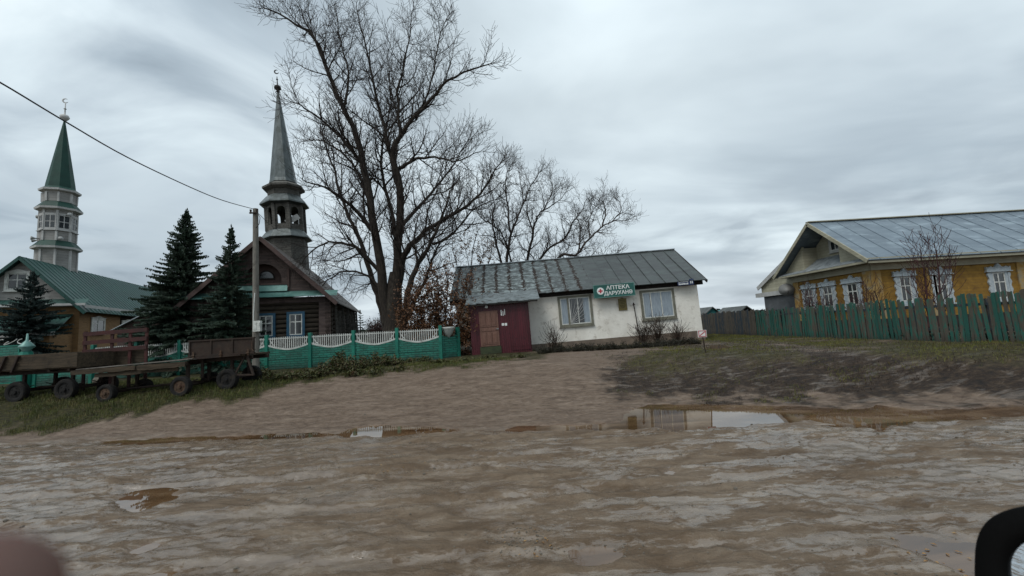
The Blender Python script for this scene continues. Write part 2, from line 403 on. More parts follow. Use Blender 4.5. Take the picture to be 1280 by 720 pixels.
# muddy water
m, t, b = newmat('muddy_water')
b.inputs['Base Color'].default_value = lin('5f4630'); b.inputs['Roughness'].default_value = .015; b.inputs['IOR'].default_value = 1.5
b.inputs['Specular IOR Level'].default_value = .75
geo = t.N('ShaderNodeNewGeometry'); n = t.noise(geo.outputs['Position'], 3, 3, .5); bn = t.N('ShaderNodeBump'); bn.inputs['Strength'].default_value = .02; bn.inputs['Distance'].default_value = .02
n2 = t.noise(geo.outputs['Position'], .9, 5, .6, .6, (.5, 1.6, 1))
t.L(t.ramp(n2, [(.38, '42301f'), (.52, '5a4531'), (.64, '6e5b47')]), b.inputs['Base Color'])
t.L(n, bn.inputs['Height']); t.L(bn.outputs[0], b.inputs['Normal']); MATS['water'] = m
# ------------------------------------------------------------------ terrain mesh
def axis(lo, hi, f):
    a = [lo]
    while a[-1] < hi: a.append(a[-1]+f(a[-1]))
    return np.array(a)
xs = axis(-700, 700, lambda x: max(.045, (abs(x)-7)*.012+.045 if abs(x) < 40 else (abs(x))*.1-3.5) if True else 1)
ys = axis(-90, 900, lambda y: (.035 if 3.2 < y < 7 else .045 if 7 <= y < 12 else .07 if 12 <= y < 17 else (max(.08, min(40, abs(y-8)*.03-.1 if y > 17 else abs(y-3)*.12+.04)))))
XX, YY = np.meshgrid(xs, ys)
ZZ = height(XX, YY)
g, dk, road, px, py, road_y, ok = masks(XX, YY, zbase(XX, YY))
pdp = puddepth(XX, YY)/.05
nx, ny = len(xs), len(ys)
print('terrain', nx, ny)
idx = np.arange(nx*ny).reshape(ny, nx)
F = np.stack([idx[:-1, :-1], idx[:-1, 1:], idx[1:, 1:], idx[1:, :-1]], -1).reshape(-1, 4)
gx = np.gradient(ZZ, xs, axis=1); gy = np.gradient(ZZ, ys, axis=0)
NN = np.stack([-gx, -gy, np.ones_like(gx)], -1); NN /= np.linalg.norm(NN, axis=-1, keepdims=True); NN = NN.reshape(-1, 3)
V = np.stack([XX, YY, ZZ], -1).reshape(-1, 3)
MK = np.stack([g, dk, road, np.clip(pdp*1.4-.35, 0, 1)], -1).reshape(-1, 4)
cls = np.where(road > .5, 0, np.where((g > .5) | (dk > .5) | (YY > 24), 2, 1))[:-1, :-1].reshape(-1)
def sub(name, sel):
    f = F[sel]; u, inv = np.unique(f, return_inverse=True); inv = inv.reshape(f.shape)
    me = bpy.data.meshes.new(name); me.vertices.add(len(u)); me.vertices.foreach_set('co', V[u].ravel())
    me.loops.add(inv.size); me.loops.foreach_set('vertex_index', inv.ravel().astype(np.int32))
    me.polygons.add(len(f)); me.polygons.foreach_set('loop_start', np.arange(0, inv.size, 4, dtype=np.int32))
    me.polygons.foreach_set('loop_total', np.full(len(f), 4, dtype=np.int32))
    me.update(calc_edges=True)
    me.polygons.foreach_set('use_smooth', [True]*len(f))
    ca = me.color_attributes.new('mask', 'FLOAT_COLOR', 'POINT'); ca.data.foreach_set('color', MK[u].ravel())
    me.normals_split_custom_set_from_vertices(NN[u].tolist())
    me.materials.append(MATS['ground'])
    o = bpy.data.objects.new(name, me); COL.objects.link(o); o['kind'] = 'structure'; return o
sub('road', cls == 0); sub('dirt_driveway', cls == 1); sub('ground', cls == 2)
for k, (poly, dd, z) in PUD.items():
    xs_ = [p[0] for p in poly]; ys_ = [p[1] for p in poly]
    cxp, cyp = sum(xs_)/len(xs_), sum(ys_)/len(ys_)
    mb = MB()
    # water sheet following the hollow, a little larger than it so that the mud cuts its edge
    n = len(poly); po = []
    area = sum(poly[i][0]*poly[(i+1) % n][1]-poly[(i+1) % n][0]*poly[i][1] for i in range(n))
    for i in range(n):
        a, bq, c = Vector(poly[i-1]), Vector(poly[i]), Vector(poly[(i+1) % n])
        e1 = (bq-a).normalized(); e2 = (c-bq).normalized(); nn = Vector((e1.y+e2.y, -e1.x-e2.x))
        if nn.length < 1e-3: nn = Vector((e1.y, -e1.x))
        nn.normalize(); nn *= (1 if area > 0 else -1)
        q = bq+nn*(.22 if max(xs_)-min(xs_) > 2 else .09); po.append((q.x, q.y, z-.026 if z == 0 else hz(cxp, cyp)+.035))
    from mathutils.geometry import tessellate_polygon
    tr = tessellate_polygon([[Vector(p) for p in po]])
    mb.add(po, [tuple(q) for q in tr]); o = mb.build('puddle', MATS['water'], fix=True)
    for p in o.data.polygons:
        if p.normal.z < 0: p.flip()
    o['kind'] = 'structure'
# ------------------------------------------------------------------ grass, weeds, litter
mk('grass_blade', '2f3912', '555a25', 2.5, rough=.6, bump=0, rand=0, dirt=('5f5530', 4, .5, .9))
mk('field_grass', '3a4216', '6b6a2e', 1.2, rough=.6, bump=0, dirt=('4a3820', 3, .5, .9))
mk('weed_leaf', '26300f', '46481c', 5, rough=.6, bump=0, dirt=('4d3320', 7, .5, .9))
mk('dry_stalk', '1f160e', '36281a', 5, rough=.8, bump=0)
mk('dead_leaf', '70502c', '97794a', 12, rough=.6, bump=0, dirt=('5a3a1c', 20, .5, .9))
mk('stone', '4c463d', '6b645a', 12, rough=.8, bump=.5)
def blades(name, n, region, hmin, hmax, mat, wd=.006, label=None, lean=.5, acc=None):
    X = []; 
    X0, X1, Y0, Y1 = region
    x = RS.uniform(X0, X1, n*3); y = Y0+(Y1-Y0)*RS.uniform(0, 1, n*3)**1.3
    z = zbase(x, y); gg, dd, rr, px, py, ry, ok = masks(x, y, z)
    keep = (RS.uniform(0, 1, n*3) < acc(gg, dd, rr, px, py, x, y)) & ok & (px > -250) & (px < 1530)
    x = x[keep][:n]; y = y[keep][:n]; z = height(x, y); k = len(x)
    h = RS.uniform(hmin, hmax, k)*(.6+.8*vnoise(x*1.2, y*1.2, 5)); a = RS.uniform(0, 2*pi, k); la = RS.uniform(0, 2*pi, k); ll = RS.uniform(0, lean, k)*h
    w2 = wd*(.6+RS.uniform(0, .8, k))*np.maximum(1, y/13)
    dx, dy = np.cos(a)*w2, np.sin(a)*w2
    p0 = np.stack([x-dx, y-dy, z-.02], -1); p1 = np.stack([x+dx, y+dy, z-.02], -1)
    mx, my = x+np.cos(la)*ll*.4, y+np.sin(la)*ll*.4
    p2 = np.stack([mx+dx*.7, my+dy*.7, z+h*.6], -1); p3 = np.stack([mx-dx*.7, my-dy*.7, z+h*.6], -1)
    p4 = np.stack([x+np.cos(la)*ll, y+np.sin(la)*ll, z+h*(1-ll/h*.35)], -1)
    V = np.stack([p0, p1, p2, p3, p4], 1).reshape(-1, 3)
    i = np.arange(k)*5
    q = np.stack([i, i+1, i+2, i+3], -1); tr = np.stack([i+3, i+2, i+4], -1)
    me = bpy.data.meshes.new(name); me.vertices.add(len(V)); me.vertices.foreach_set('co', V.ravel())
    li = np.concatenate([q, tr], 1).ravel().astype(np.int32)
    me.loops.add(len(li)); me.loops.foreach_set('vertex_index', li)
    ls = np.stack([np.arange(k)*7, np.arange(k)*7+4], -1).ravel().astype(np.int32); lt = np.tile([4, 3], k).astype(np.int32)
    me.polygons.add(2*k); me.polygons.foreach_set('loop_start', ls); me.polygons.foreach_set('loop_total', lt)
    me.update(calc_edges=True); me.materials.append(mat)
    o = bpy.data.objects.new(name, me); COL.objects.link(o); tag(o, label, 'grass', kind='stuff'); return o
blades('grass', 60000, (-26, 0, 10.5, 18.6), .04, .13, MATS['grass_blade'], .005, 'short olive grass on the verge below the old carts',
       acc=lambda g, d, r, px, py, x, y: g*np.where(fbm(x*1.1, y*1.6, 4, 90) > -.06, 1, .12))
blades('grass', 60000, (2, 24, 10.6, 31), .03, .085, MATS['field_grass'], .005, 'sparse short grass on the dark mud before the picket fence',
       acc=lambda g, d, r, px, py, x, y: g*.9*np.where(fbm(x*.8, y*.8, 3, 91) > -.08, 1, .2)+d*.5*(fbm(x*1.3, y*1.3, 4, 92) > .07))
blades('dry_grass', 13000, (3, 22, 10.8, 22), .02, .07, MATS['dry_stalk'], .005, 'dark trampled stalks in the black mud right of the driveway', lean=1.2,
       acc=lambda g, d, r, px, py, x, y: d*.7)
def leafcards(mb, c, r, n, ls, up=.5, squash=1.):
    for _ in range(n):
        d = Vector((random.gauss(0, 1), random.gauss(0, 1), random.gauss(0, 1)*squash)); d = d.normalized()*r*random.random()**.4
        p = Vector(c)+Vector((d.x, d.y, abs(d.z) if up else d.z))
        a = Vector((random.uniform(-1, 1), random.uniform(-1, 1), random.uniform(-.6, .9))).normalized(); q = a.orthogonal().normalized()
        q.rotate(Quaternion(a, random.uniform(0, 6.3))); s = ls*random.uniform(.6, 1.3)
        nn = a.cross(q)*s*.12
        mb.add([p-a*s*.5, p+q*s*.3+nn, p+a*s*.6, p-q*s*.3+nn], [(0, 1, 2, 3)])
def weedclump(mb, st, x, y, r, h, n, ls, z=None):
    z = hz(x, y) if z is None else z
    for _ in range(max(3, n//12)):
        a = random.uniform(0, 6.3); rr = r*random.random(); bx, by = x+cos(a)*rr*.6, y+sin(a)*rr*.6
        top = Vector((x+cos(a)*rr*1.2, y+sin(a)*rr*1.2, z+h*random.uniform(.5, 1.1)*(1-.4*rr/r)))
        st.tube([(bx, by, z-.03), ((bx+top.x)/2, (by+top.y)/2, z+(top.z-z)*.6), top], [.005, .004, .002], 3, False)
        for k in range(12):
            f = random.uniform(.2, 1); p = Vector((bx, by, z)).lerp(top, f)+Vector((random.gauss(0, .05), random.gauss(0, .05), random.gauss(0, .03)))
            leafcards(mb, p, .02, 1, ls, 0)
# ------------------------------------------------------------------ building materials
mk('white_plaster', 'cfcbc1', 'e2dfd6', 1.1, rough=.85, bump=.6, bscale=5, dirt=('a59d90', 2.4, .55, .7), bdist=.03)
mk('plinth', '5c5148', '786b5e', 2.2, rough=.9, bump=.6, dirt=('5c5246', 3, .55, .7))
mk('grey_frame', '5d5c50', '78776a', 3, rough=.7, bump=.2)
mk('white_paint', 'a9aca6', 'cfd0ca', 4, rough=.6, bump=.15, dirt=('7c7b72', 5, .58, .6))
mk('dark_board', '1c1a18', '2f2b27', 4, rough=.85, bump=.4)
mk('burgundy', '3c1018', '511822', 1.2, sc3=(3, 1, .5), rough=.5, bump=.25, dirt=('2a0d12', 5, .55, .7), lines=(0, .12, .012, '1c070b'))
mk('tan_door', '5f4338', '735448', 2, sc3=(4, 1, .7), rough=.6, bump=.25, dirt=('55321f', 7, .55, .5))
mk('green_board', '2a3020', '3b432a', 4, rough=.8, bump=.3)
mk('galvanised', '7f868a', '9ea5a8', 2.5, rough=.45, bump=.25, metallic=.35, dirt=('565a5a', 3.5, .52, .8))
mk('glass_dark', '14181a', '1f2628', 1.5, rough=.14, bump=.05, spec=.9)
mk('curtain', '77828c', '96a1a8', 3, sc3=(9, 1, .7), rough=.8, bump=.3)
mk('tan_brick_plain', '7c5f3c', '95754c', 2, rough=.85)
mk('sign_green', '104841', '16574f', 1.2, rough=.35, bump=.03, spec=.5)
mk('sign_white', 'c9cdca', 'dcdfdc', 3, rough=.5, bump=.03)
mk('sign_red', '9c2d38', 'a8333f', 3, rough=.5, bump=0)
mk('sign_blue', '25304f', '2f3b5c', 3, rough=.4, bump=.03)
mk('brass', '5c5230', '7b6e40', 12, rough=.45, bump=.3, metallic=.3, dirt=('403820', 14, .5, .7))
mk('rust', '211a15', '33271e', 4, rough=.85, bump=.4, dirt=('28170f', 6, .5, .7))
mk('rust_pale', '3a2c21', '52402f', 5, rough=.85, bump=.4, dirt=('3a2417', 7, .5, .8))
mk('log_wood', '2a251e', '443b30', 3, sc3=(.5, 6, 6), rough=.9, bump=.6, dirt=('201b16', 2.5, .52, .7))
mk('pink_siding', '433936', '5f514c', 2, sc3=(.6, 4, 5), rough=.85, bump=.5, dirt=('3c302d', 3, .52, .7), lines=(2, .155, .014, '1d1614'))
mk('pink_board', '3f322f', '564641', 3, rough=.85, bump=.4, dirt=('3c302d', 3, .55, .6))
mk('shingle_grey', '4b4a46', '67655f', 2.5, sc3=(3, 3, 7), rough=.9, bump=.6, dirt=('32312d', 3, .52, .6), lines=(2, .16, .014, '1c1b19'))
mk('spire_metal', '414848', '5d6464', 1.6, sc3=(3, 3, .8), rough=.42, bump=.3, metallic=.35, dirt=('39403c', 1.8, .5, .8), spec=.5)
mk('pale_teal_metal', '47706a', '6b9089', 1.5, rough=.45, bump=.15, metallic=.2, dirt=('4a5a54', 3.2, .56, .7))
mk('blue_paint', '1b3d52', '24536b', 3, rough=.6, bump=.2, dirt=('1a3342', 4, .55, .6))
mk('green_roof', '12403a', '194a42', 1.2, rough=.5, bump=.06, metallic=.1, spec=.55, dirt=('113229', 1.5, .55, .4), lines=(0, .5, .02, '0c2b25'))
mk('green_spire', '0b3129', '113c32', 1.2, rough=.6, bump=.06, spec=.3)
mk('grey_siding', '7f7e7a', '979692', 1.5, rough=.7, bump=.2, lines=(2, .2, .012, '4c4743'), dirt=('645d58', 2, .56, .4))
mk('trim_white', '9b9b98', 'b4b4b1', 2, rough=.6, bump=.1)
mk('loudspeaker', '8f908e', 'a9aaa7', 2, rough=.5, bump=.05)
mk('yellow_wall', '77581f', '93712c', 1.8, rough=.8, bump=.3, dirt=('5f4420', 2.5, .53, .6), lines=(2, .14, .009, '4a330f'))
mk('pilaster', '8a6a30', 'a08a5c', 2.5, rough=.8, bump=.3, dirt=('7e7a6c', 2.5, .5, .8))
mk('cream_siding', '94907c', 'a8a48f', 2, rough=.65, bump=.15, lines=(2, .17, .012, '66634f'))
mk('carved_white', '8f9aa0', 'b1b8ba', 5, rough=.7, bump=.3, dirt=('5a7480', 5, .54, .7))
mk('grey_wall', '4c4f52', '5f6265', 2, rough=.8, bump=.3, lines=(0, .35, .01, '3a3c3e'))
mk('dish', '6f6f6c', '858582', 3, rough=.6, bump=.1)
mk('teal_concrete', '0f5a4c', '1a7261', 1.8, rough=.55, bump=.2, spec=.4, dirt=('0f3f35', 3, .55, .6))
mk('white_concrete', 'a2a5a0', 'c2c4bf', 3, rough=.7, bump=.2, dirt=('6f6f68', 5, .56, .7))
mk('pole_concrete', '5d5a54', '78746c', 2.5, sc3=(3, 3, .7), rough=.85, bump=.4, dirt=('423f39', 3, .55, .6))
# brick
m, t, b = newmat('tan_brick'); tcn = t.N('ShaderNodeTexCoord'); X1, Y1, Z1 = t.sep(tcn.outputs['Object'])[:3]
c = t.N('ShaderNodeCombineXYZ'); t.L(t.math('ADD', X1, Y1), c.inputs[0]); t.L(Z1, c.inputs[1])
br = t.N('ShaderNodeTexBrick'); br.inputs['Scale'].default_value = 1; br.inputs['Brick Width'].default_value = .26; br.inputs['Row Height'].default_value = .085; br.inputs['Mortar Size'].default_value = .010
br.inputs['Color1'].default_value = lin('8d6a42'); br.inputs['Color2'].default_value = lin('74532f'); br.inputs['Mortar'].default_value = lin('6c5a44'); t.L(c.outputs[0], br.inputs['Vector'])
n = t.noise(tcn.outputs['Object'], 1.4, 5); t.L(t.mix(t.math('MULTIPLY', n, .45), br.outputs['Color'], lin('8d7048')), b.inputs['Base Color']); b.inputs['Roughness'].default_value = .85
bn = t.N('ShaderNodeBump'); bn.inputs['Strength'].default_value = .5; bn.inputs['Distance'].default_value = .01; bn.invert = True; t.L(br.outputs['Fac'], bn.inputs['Height']); t.L(bn.outputs[0], b.inputs['Normal']); MATS['tan_brick'] = m
# stone relief of the teal panels
m, t, b = newmat('teal_panel'); tcn = t.N('ShaderNodeTexCoord'); X1, Y1, Z1 = t.sep(tcn.outputs['Object'])[:3]
c = t.N('ShaderNodeCombineXYZ'); t.L(X1, c.inputs[0]); t.L(Z1, c.inputs[1])
br = t.N('ShaderNodeTexBrick'); br.inputs['Scale'].default_value = 1; br.inputs['Brick Width'].default_value = .34; br.inputs['Row Height'].default_value = .105; br.inputs['Mortar Size'].default_value = .016; br.inputs['Mortar Smooth'].default_value = .6
br.inputs['Color1'].default_value = lin('1c7463'); br.inputs['Color2'].default_value = lin('176656'); br.inputs['Mortar'].default_value = lin('0f4d41'); t.L(c.outputs[0], br.inputs['Vector'])
n = t.noise(tcn.outputs['Object'], 2.4, 6); t.L(t.mix(t.math('MAXIMUM', t.math('MULTIPLY_ADD', n, 2.2, -.85, clamp=True), t.math('MULTIPLY', t.math('SUBTRACT', t.math('MULTIPLY_ADD', n, .9, .05), Z1, clamp=True), 2.2, clamp=True)), br.outputs['Color'], lin('1b3d33')), b.inputs['Base Color']); b.inputs['Roughness'].default_value = .5
hn = t.noise(tcn.outputs['Object'], 14, 4)
bn = t.N('ShaderNodeBump'); bn.inputs['Strength'].default_value = .8; bn.inputs['Distance'].default_value = .03; t.L(t.math('SUBTRACT', t.math('MULTIPLY', hn, .5), br.outputs['Fac']), bn.inputs['Height']); t.L(bn.outputs[0], b.inputs['Normal']); MATS['teal_panel'] = m
# pharmacy roof: old sheet metal, moss and leaf litter along the seams towards the left
m, t, b = newmat('old_sheet_roof'); tcn = t.N('ShaderNodeTexCoord'); O = tcn.outputs['Object']; X1, Y1, Z1 = t.sep(O)[:3]
fr = t.math('ABSOLUTE', t.math('SUBTRACT', t.math('FRACT', t.math('DIVIDE', X1, .8)), .5))     # 0.5 at the seam
sn = t.noise(O, 4.5, 6, .7, .8); sn2 = t.noise(O, 1.8, 6, .65, .4, (.7, 1.6, 2)); lw = t.N('ShaderNodeMapRange'); lw.inputs['From Min'].default_value = 8.2; lw.inputs['From Max'].default_value = 4.5; t.L(X1, lw.inputs[0])
lz = t.math('SUBTRACT', fr, t.math('MULTIPLY', t.math('SUBTRACT', sn, .5), 1.1)); seam = t.math('MULTIPLY', t.math('GREATER_THAN', lz, .40), t.math('GREATER_THAN', lw.outputs[0], .08))
tile = t.math('FLOOR', t.math('DIVIDE', X1, .8)); rowz = t.math('FLOOR', t.math('DIVIDE', Y1, 1.3)); wn = t.N('ShaderNodeTexWhiteNoise', noise_dimensions='2D'); cc = t.N('ShaderNodeCombineXYZ'); t.L(tile, cc.inputs[0]); t.L(rowz, cc.inputs[1]); t.L(cc.outputs[0], wn.inputs['Vector'])
base = t.mix(wn.outputs['Value'], lin('2a2c2c'), lin('363938'))
base = t.mix(t.math('MULTIPLY_ADD', sn2, 4, -1.7, clamp=True), base, lin('3e4643'))
lft = t.mix(t.math('MULTIPLY_ADD', t.noise(O, 2.6, 7, .7, .6, (.8, 1.8, 2)), 9, -4.2, clamp=True), lin('343a39'), lin('8a9696'))
base = t.mix(t.math('MULTIPLY', lw.outputs[0], t.math('MULTIPLY_ADD', sn, 2.5, -.6, clamp=True)), base, lft)
jn = t.math('LESS_THAN', t.math('FRACT', t.math('DIVIDE', Y1, 1.3)), .018); base = t.mix(t.math('MULTIPLY', jn, .7), base, lin('232524'))
dots = t.math('MULTIPLY', t.math('GREATER_THAN', t.noise(O, 3.2, 5, .75, 1.0, (.6, 2.2, 2.5)), .60), lw.outputs[0])
base = t.mix(t.math('MAXIMUM', seam, dots), base, lin('251b14'))
t.L(base, b.inputs['Base Color']); b.inputs['Roughness'].default_value = .5; b.inputs['Specular IOR Level'].default_value = .45
t.L(t.math('MULTIPLY_ADD', seam, .35, .48), b.inputs['Roughness'])
bn = t.N('ShaderNodeBump'); bn.inputs['Strength'].default_value = .5; bn.inputs['Distance'].default_value = .03; t.L(t.math('ADD', sn2, seam), bn.inputs['Height']); t.L(bn.outputs[0], b.inputs['Normal']); MATS['old_sheet_roof'] = m
# house roof: bright galvanised sheets with run streaks down the slope
mk('house_roof', '5f6c76', '75828b', .9, sc3=(.35, 1, 1), rough=.42, bump=.12, metallic=.25, dirt=('94a3ab', 2.2, .53, .75, 1), lines=(0, .95, .012, '5a6670'))

def window(parent, T, cx, cz, w, h, cas='white_paint', sash='white_paint', cw=.12, vert=(0,), horz=(), pane='glass_dark', curtain=None, proud=.05, top=None, grille=False, name='window', label=None):
    mb = MB(T)
    mb.bb(cx-w/2, cx-w/2+cw, -proud, .01, cz-h/2, cz+h/2); mb.bb(cx+w/2-cw, cx+w/2, -proud, .01, cz-h/2, cz+h/2)
    mb.bb(cx-w/2+cw, cx+w/2-cw, -proud, .01, cz+h/2-cw, cz+h/2); mb.bb(cx-w/2+cw, cx+w/2-cw, -proud, .01, cz-h/2, cz-h/2+cw)
    mb.bb(cx-w/2-.03, cx+w/2+.03, -proud-.05, -.003, cz-h/2-.035, cz-h/2-.002)
    W = mb.build(name, MATS[cas], parent)
    if label: W['label'] = label
    iw, ih = w-2*cw, h-2*cw; s = MB(T); fw = .05 if w > .8 else .04
    x0, x1, z0, z1 = cx-iw/2+.002, cx+iw/2-.002, cz-ih/2+.002, cz+ih/2-.002
    s.bb(x0, x0+fw, -.042, -.008, z0, z1); s.bb(x1-fw, x1, -.042, -.008, z0, z1)
    s.bb(x0+fw, x1-fw, -.042, -.008, z0, z0+fw); s.bb(x0+fw, x1-fw, -.042, -.008, z1-fw, z1)
    for vx in vert: q = cx+vx*iw/2; s.bb(q-fw/2, q+fw/2, -.040, -.01, z0+fw, z1-fw)
    for (hh, a, bq) in horz: q = cz+hh*ih/2; s.bb(cx+a*iw/2, cx+bq*iw/2, -.038, -.012, q-fw/2, q+fw/2)
    s.build('sash', MATS[sash], W)
    p = MB(T); p.bb(x0+.01, x1-.01, -.022, .012, z0+.01, z1-.01); p.build('pane', MATS[pane], W)
    if curtain:
        for (a, bq) in curtain:
            c = MB(T); n = 14; xa, xb = cx+a*iw/2, cx+bq*iw/2
            pts = [(xa+(xb-xa)*i/n, -.026-.004*(i % 2), z0+fw) for i in range(n+1)]
            for i in range(n): c.add([pts[i], pts[i+1], (pts[i+1][0], pts[i+1][1], z1-fw), (pts[i][0], pts[i][1], z1-fw)], [(0, 1, 2, 3)])
            c.build('curtain', MATS['curtain'], W, fix=False)
    if grille:
        gq = MB(T); 
        for k in range(9):
            an = R_(8+k*9.5); L = ih*1.15 
            ex = min(iw*.5-.06, L*cos(an)*.8); ez = min(ih-.16, L*sin(an))
            gq.bar((x0+iw*.30, -.050, z0+fw), (x0+iw*.30+ex*1.1, -.050, z0+fw+ez), .014, .014)
        gq.build('grille', MATS['trim_white'], W)
    if top == 'carved':
        o = MB(T); tz = cz+h/2; hw = w/2+.16
        prof = []
        n = 40
        for i in range(n+1):
            u = -1+2*i/n; a = abs(u)
            zt = .10+.20*exp(-(u/.22)**2)+.07*exp(-((a-.62)/.13)**2)+.05*(a > .9)
            prof.append((cx+u*hw, zt))
        o.strip([(x, -.09, tz-.06) for x, z in prof], [(x, -.09, tz+z) for x, z in prof], (0, .088, 0))
        for i in range(n//2): 
            x, z = prof[i*2]; o.bb(x-.012, x+.012, -.105, -.092, tz+z*.4, tz+z*.85)
        o.bb(cx-hw-.04, cx+hw+.04, -.13, -.003, tz-.10, tz-.062)
        for sx in (-1, 1):
            xx = cx+sx*(w/2+.06)
            pr = []
            for i in range(17):
                z = tz-.14-(h-.05)*i/16; pr.append((xx+sx*(.05+.035*sin(i*1.55)), z))
            o.strip([(xx-sx*.055, -.07, z) for _, z in pr], [(x, -.07, z) for x, z in pr], (0, .066, 0))
            o.lathe([(.05, 0), (.07, .05), (.02, .1)], 8, (xx, -.045, cz-h/2-.12))
        o.bb(cx-hw, cx+hw, -.10, -.055, cz-h/2-.10, cz-h/2-.04)
        o.build('carved_surround', MATS['carved_white'], W)
    if top == 'cap':
        o = MB(T); tz = cz+h/2; prof = [(cx+(-1+2*i/16)*(w/2+.08), .03+.12*exp(-((-1+2*i/16)/.4)**2)) for i in range(17)]
        o.strip([(x, -.07, tz+.002) for x, z in prof], [(x, -.07, tz+z) for x, z in prof], (0, .068, 0)); o.build('cap', MATS[cas], W)
    return W
def text_obj(s, size, mat, parent, T, bold=.0, extr=.006, sx=1.):
    cu = bpy.data.curves.new('t', 'FONT'); cu.body = s; cu.size = size; cu.extrude = extr; cu.align_x = 'CENTER'; cu.align_y = 'CENTER'; cu.offset = bold; cu.resolution_u = 3
    to = bpy.data.objects.new('t', cu); COL.objects.link(to); dg = bpy.context.evaluated_depsgraph_get(); dg.update()
    me = bpy.data.meshes.new_from_object(to.evaluated_get(dg)); bpy.data.objects.remove(to)
    me.transform(Matrix.Diagonal((sx, 1, 1, 1))); me.transform(Matrix.Rotation(R_(90), 4, 'X')); me.transform(T)
    me.materials.clear(); me.materials.append(mat); me.name = 'lettering'
    o = bpy.data.objects.new('lettering', me); COL.objects.link(o); o.parent = parent; return o
# ================================================================== PHARMACY (white building)
A = at(574, 444, 23.0); TILT = R_(-1.55)
ph = thing('pharmacy_building', 'low whitewashed pharmacy building with old sheet metal roof', 'building', (A.x, 23.0, A.z), 0, ry=TILT)
L = 13.95; WH = 3.15; DP = 7.0
I = Matrix.Identity(4)
mb = MB()
for (a, bq, y, z0, z1) in [(0, L, 0, .26, WH)]:
    mb.bb(a, bq, y, DP, z0, z1)
# gables
for x0 in (0, L-.3): mb.prism([(x0, .0, WH), (x0, DP, WH), (x0, DP/2, WH+2.2)], (.3, 0, 0))
mb.build('wall', MATS['white_plaster'], ph)
mb = MB(); mb.bb(-.06, L+.08, -.07, DP+.05, -.9, .258); mb.build('plinth', MATS['plinth'], ph)
mb = MB(); mb.bb(-.35, L+.35, -.02, .10, WH-.27, WH-.02); mb.bb(-.35, L+.3, -.38, -.03, WH-.05, WH+.0); mb.build('eave_board', MATS['dark_board'], ph)
RZ = WH+.02; ridge = RZ+2.45; hy = DP/2
slope = atan((ridge-RZ)/(hy+.45))
# each slope in its own local frame so that the sheets run with the fall
SLT = {}
def slopeplane(name, parent, mat, x0, x1, y0, z0, y1, z1, th=.05, seam=.8, seamh=.04, sag=.0):
    e = Vector((0, y1-y0, z1-z0)); Ls = e.length; ang = math.atan2(z1-z0, y1-y0)
    T = Matrix.Translation((0, y0, z0)) @ Matrix.Rotation(ang, 4, 'X')
    me = MB(); nx_ = max(2, int((x1-x0)/.4)); ny_ = 8
    vs = []; 
    for k in (0, -th):
        for j in range(ny_+1):
            for i in range(nx_+1):
                x = x0+(x1-x0)*i/nx_; y = Ls*j/ny_
                vs.append((x, y, k-sag*(sin(x*1.3+.7)*.5+sin(x*.5+1))*sin(pi*j/ny_)*.5))
    n1 = (nx_+1)*(ny_+1); fs = []
    for j in range(ny_):
        for i in range(nx_):
            a = j*(nx_+1)+i; fs.append((a, a+1, a+nx_+2, a+nx_+1)); fs.append((a+n1, a+nx_+1+n1, a+nx_+2+n1, a+1+n1))
    for i in range(nx_): fs.append((i, i+n1, i+1+n1, i+1)); a = ny_*(nx_+1)+i; fs.append((a, a+1, a+1+n1, a+n1))
    for j in range(ny_): a = j*(nx_+1); fs.append((a, a+nx_+1, a+nx_+1+n1, a+n1)); a += nx_; fs.append((a, a+n1, a+nx_+1+n1, a+nx_+1))
    me.add(vs, fs)
    if seam:
        x = math.ceil(x0/seam)*seam
        while x < x1:
            me.bb(x-.014, x+.014, .01, Ls-.01, -.005, seamh-.01); x += seam
    o = me.build(name, MATS[mat] if isinstance(mat, str) else mat, parent); o.matrix_local = T; o['_T'] = 0; del o['_T']; SLT[o.name] = T; return o
slopeplane('roof', ph, 'old_sheet_roof', -.30, L+.42, -.45, RZ-.06, hy, ridge, sag=.05)
o = slopeplane('roof', ph, 'old_sheet_roof', -(L+.42), .30, -.45, RZ-.06, hy, ridge); o.matrix_local = Matrix.Translation((0, DP, 0)) @ Matrix.Rotation(pi, 4, 'Z') @ SLT[o.name]
mb = MB(); mb.bar((-.3, hy, ridge+.02), (L+.42, hy, ridge+.02), .22, .05); mb.build('ridge_cap', MATS['galvanised'], ph)
mb = MB(); 
for x in (L+.40, ): mb.bar((x, -.45, RZ-.16), (x, hy, ridge-.10), .05, .16); mb.bar((x, DP+.45, RZ-.16), (x, hy, ridge-.10), .05, .16)
mb.build('bargeboard', MATS['dark_board'], ph)
def phx(px, py): # local x,z on the facade from the photo
    p = ph_inv @ at(px, py, 23.0); return p.x, p.z
bpy.context.view_layer.update(); ph_inv = Matrix.Translation((A.x, 23.0, A.z)) @ Matrix.Rotation(TILT, 4, 'Y'); ph_inv = ph_inv.inverted()
def rectpx(x0, y0, x1, y1):
    a = phx(x0, y0); c = phx(x1, y1); return (a[0]+c[0])/2, (a[1]+c[1])/2, c[0]-a[0], a[1]-c[1]
cx1, cz1, w1, h1 = rectpx(697, 371, 742, 406)
window(ph, I, cx1, cz1, w1+.05, h1, 'grey_frame', 'white_paint', .13, vert=(-.38, .18), curtain=[(-.97, -.45), (.55, .95)], grille=True, proud=.06, label='window with a sunray grille behind the glass')
cx2, cz2, w2_, h2 = rectpx(799.5, 363.5, 845.5, 397.5)
window(ph, I, cx2, cz2, w2_+.05, h2, 'grey_frame', 'white_paint', .13, vert=(-.46, .24), curtain=[(-.97, -.52), (-.42, .2), (.28, .97)], proud=.06, label='window with drawn pale curtains')
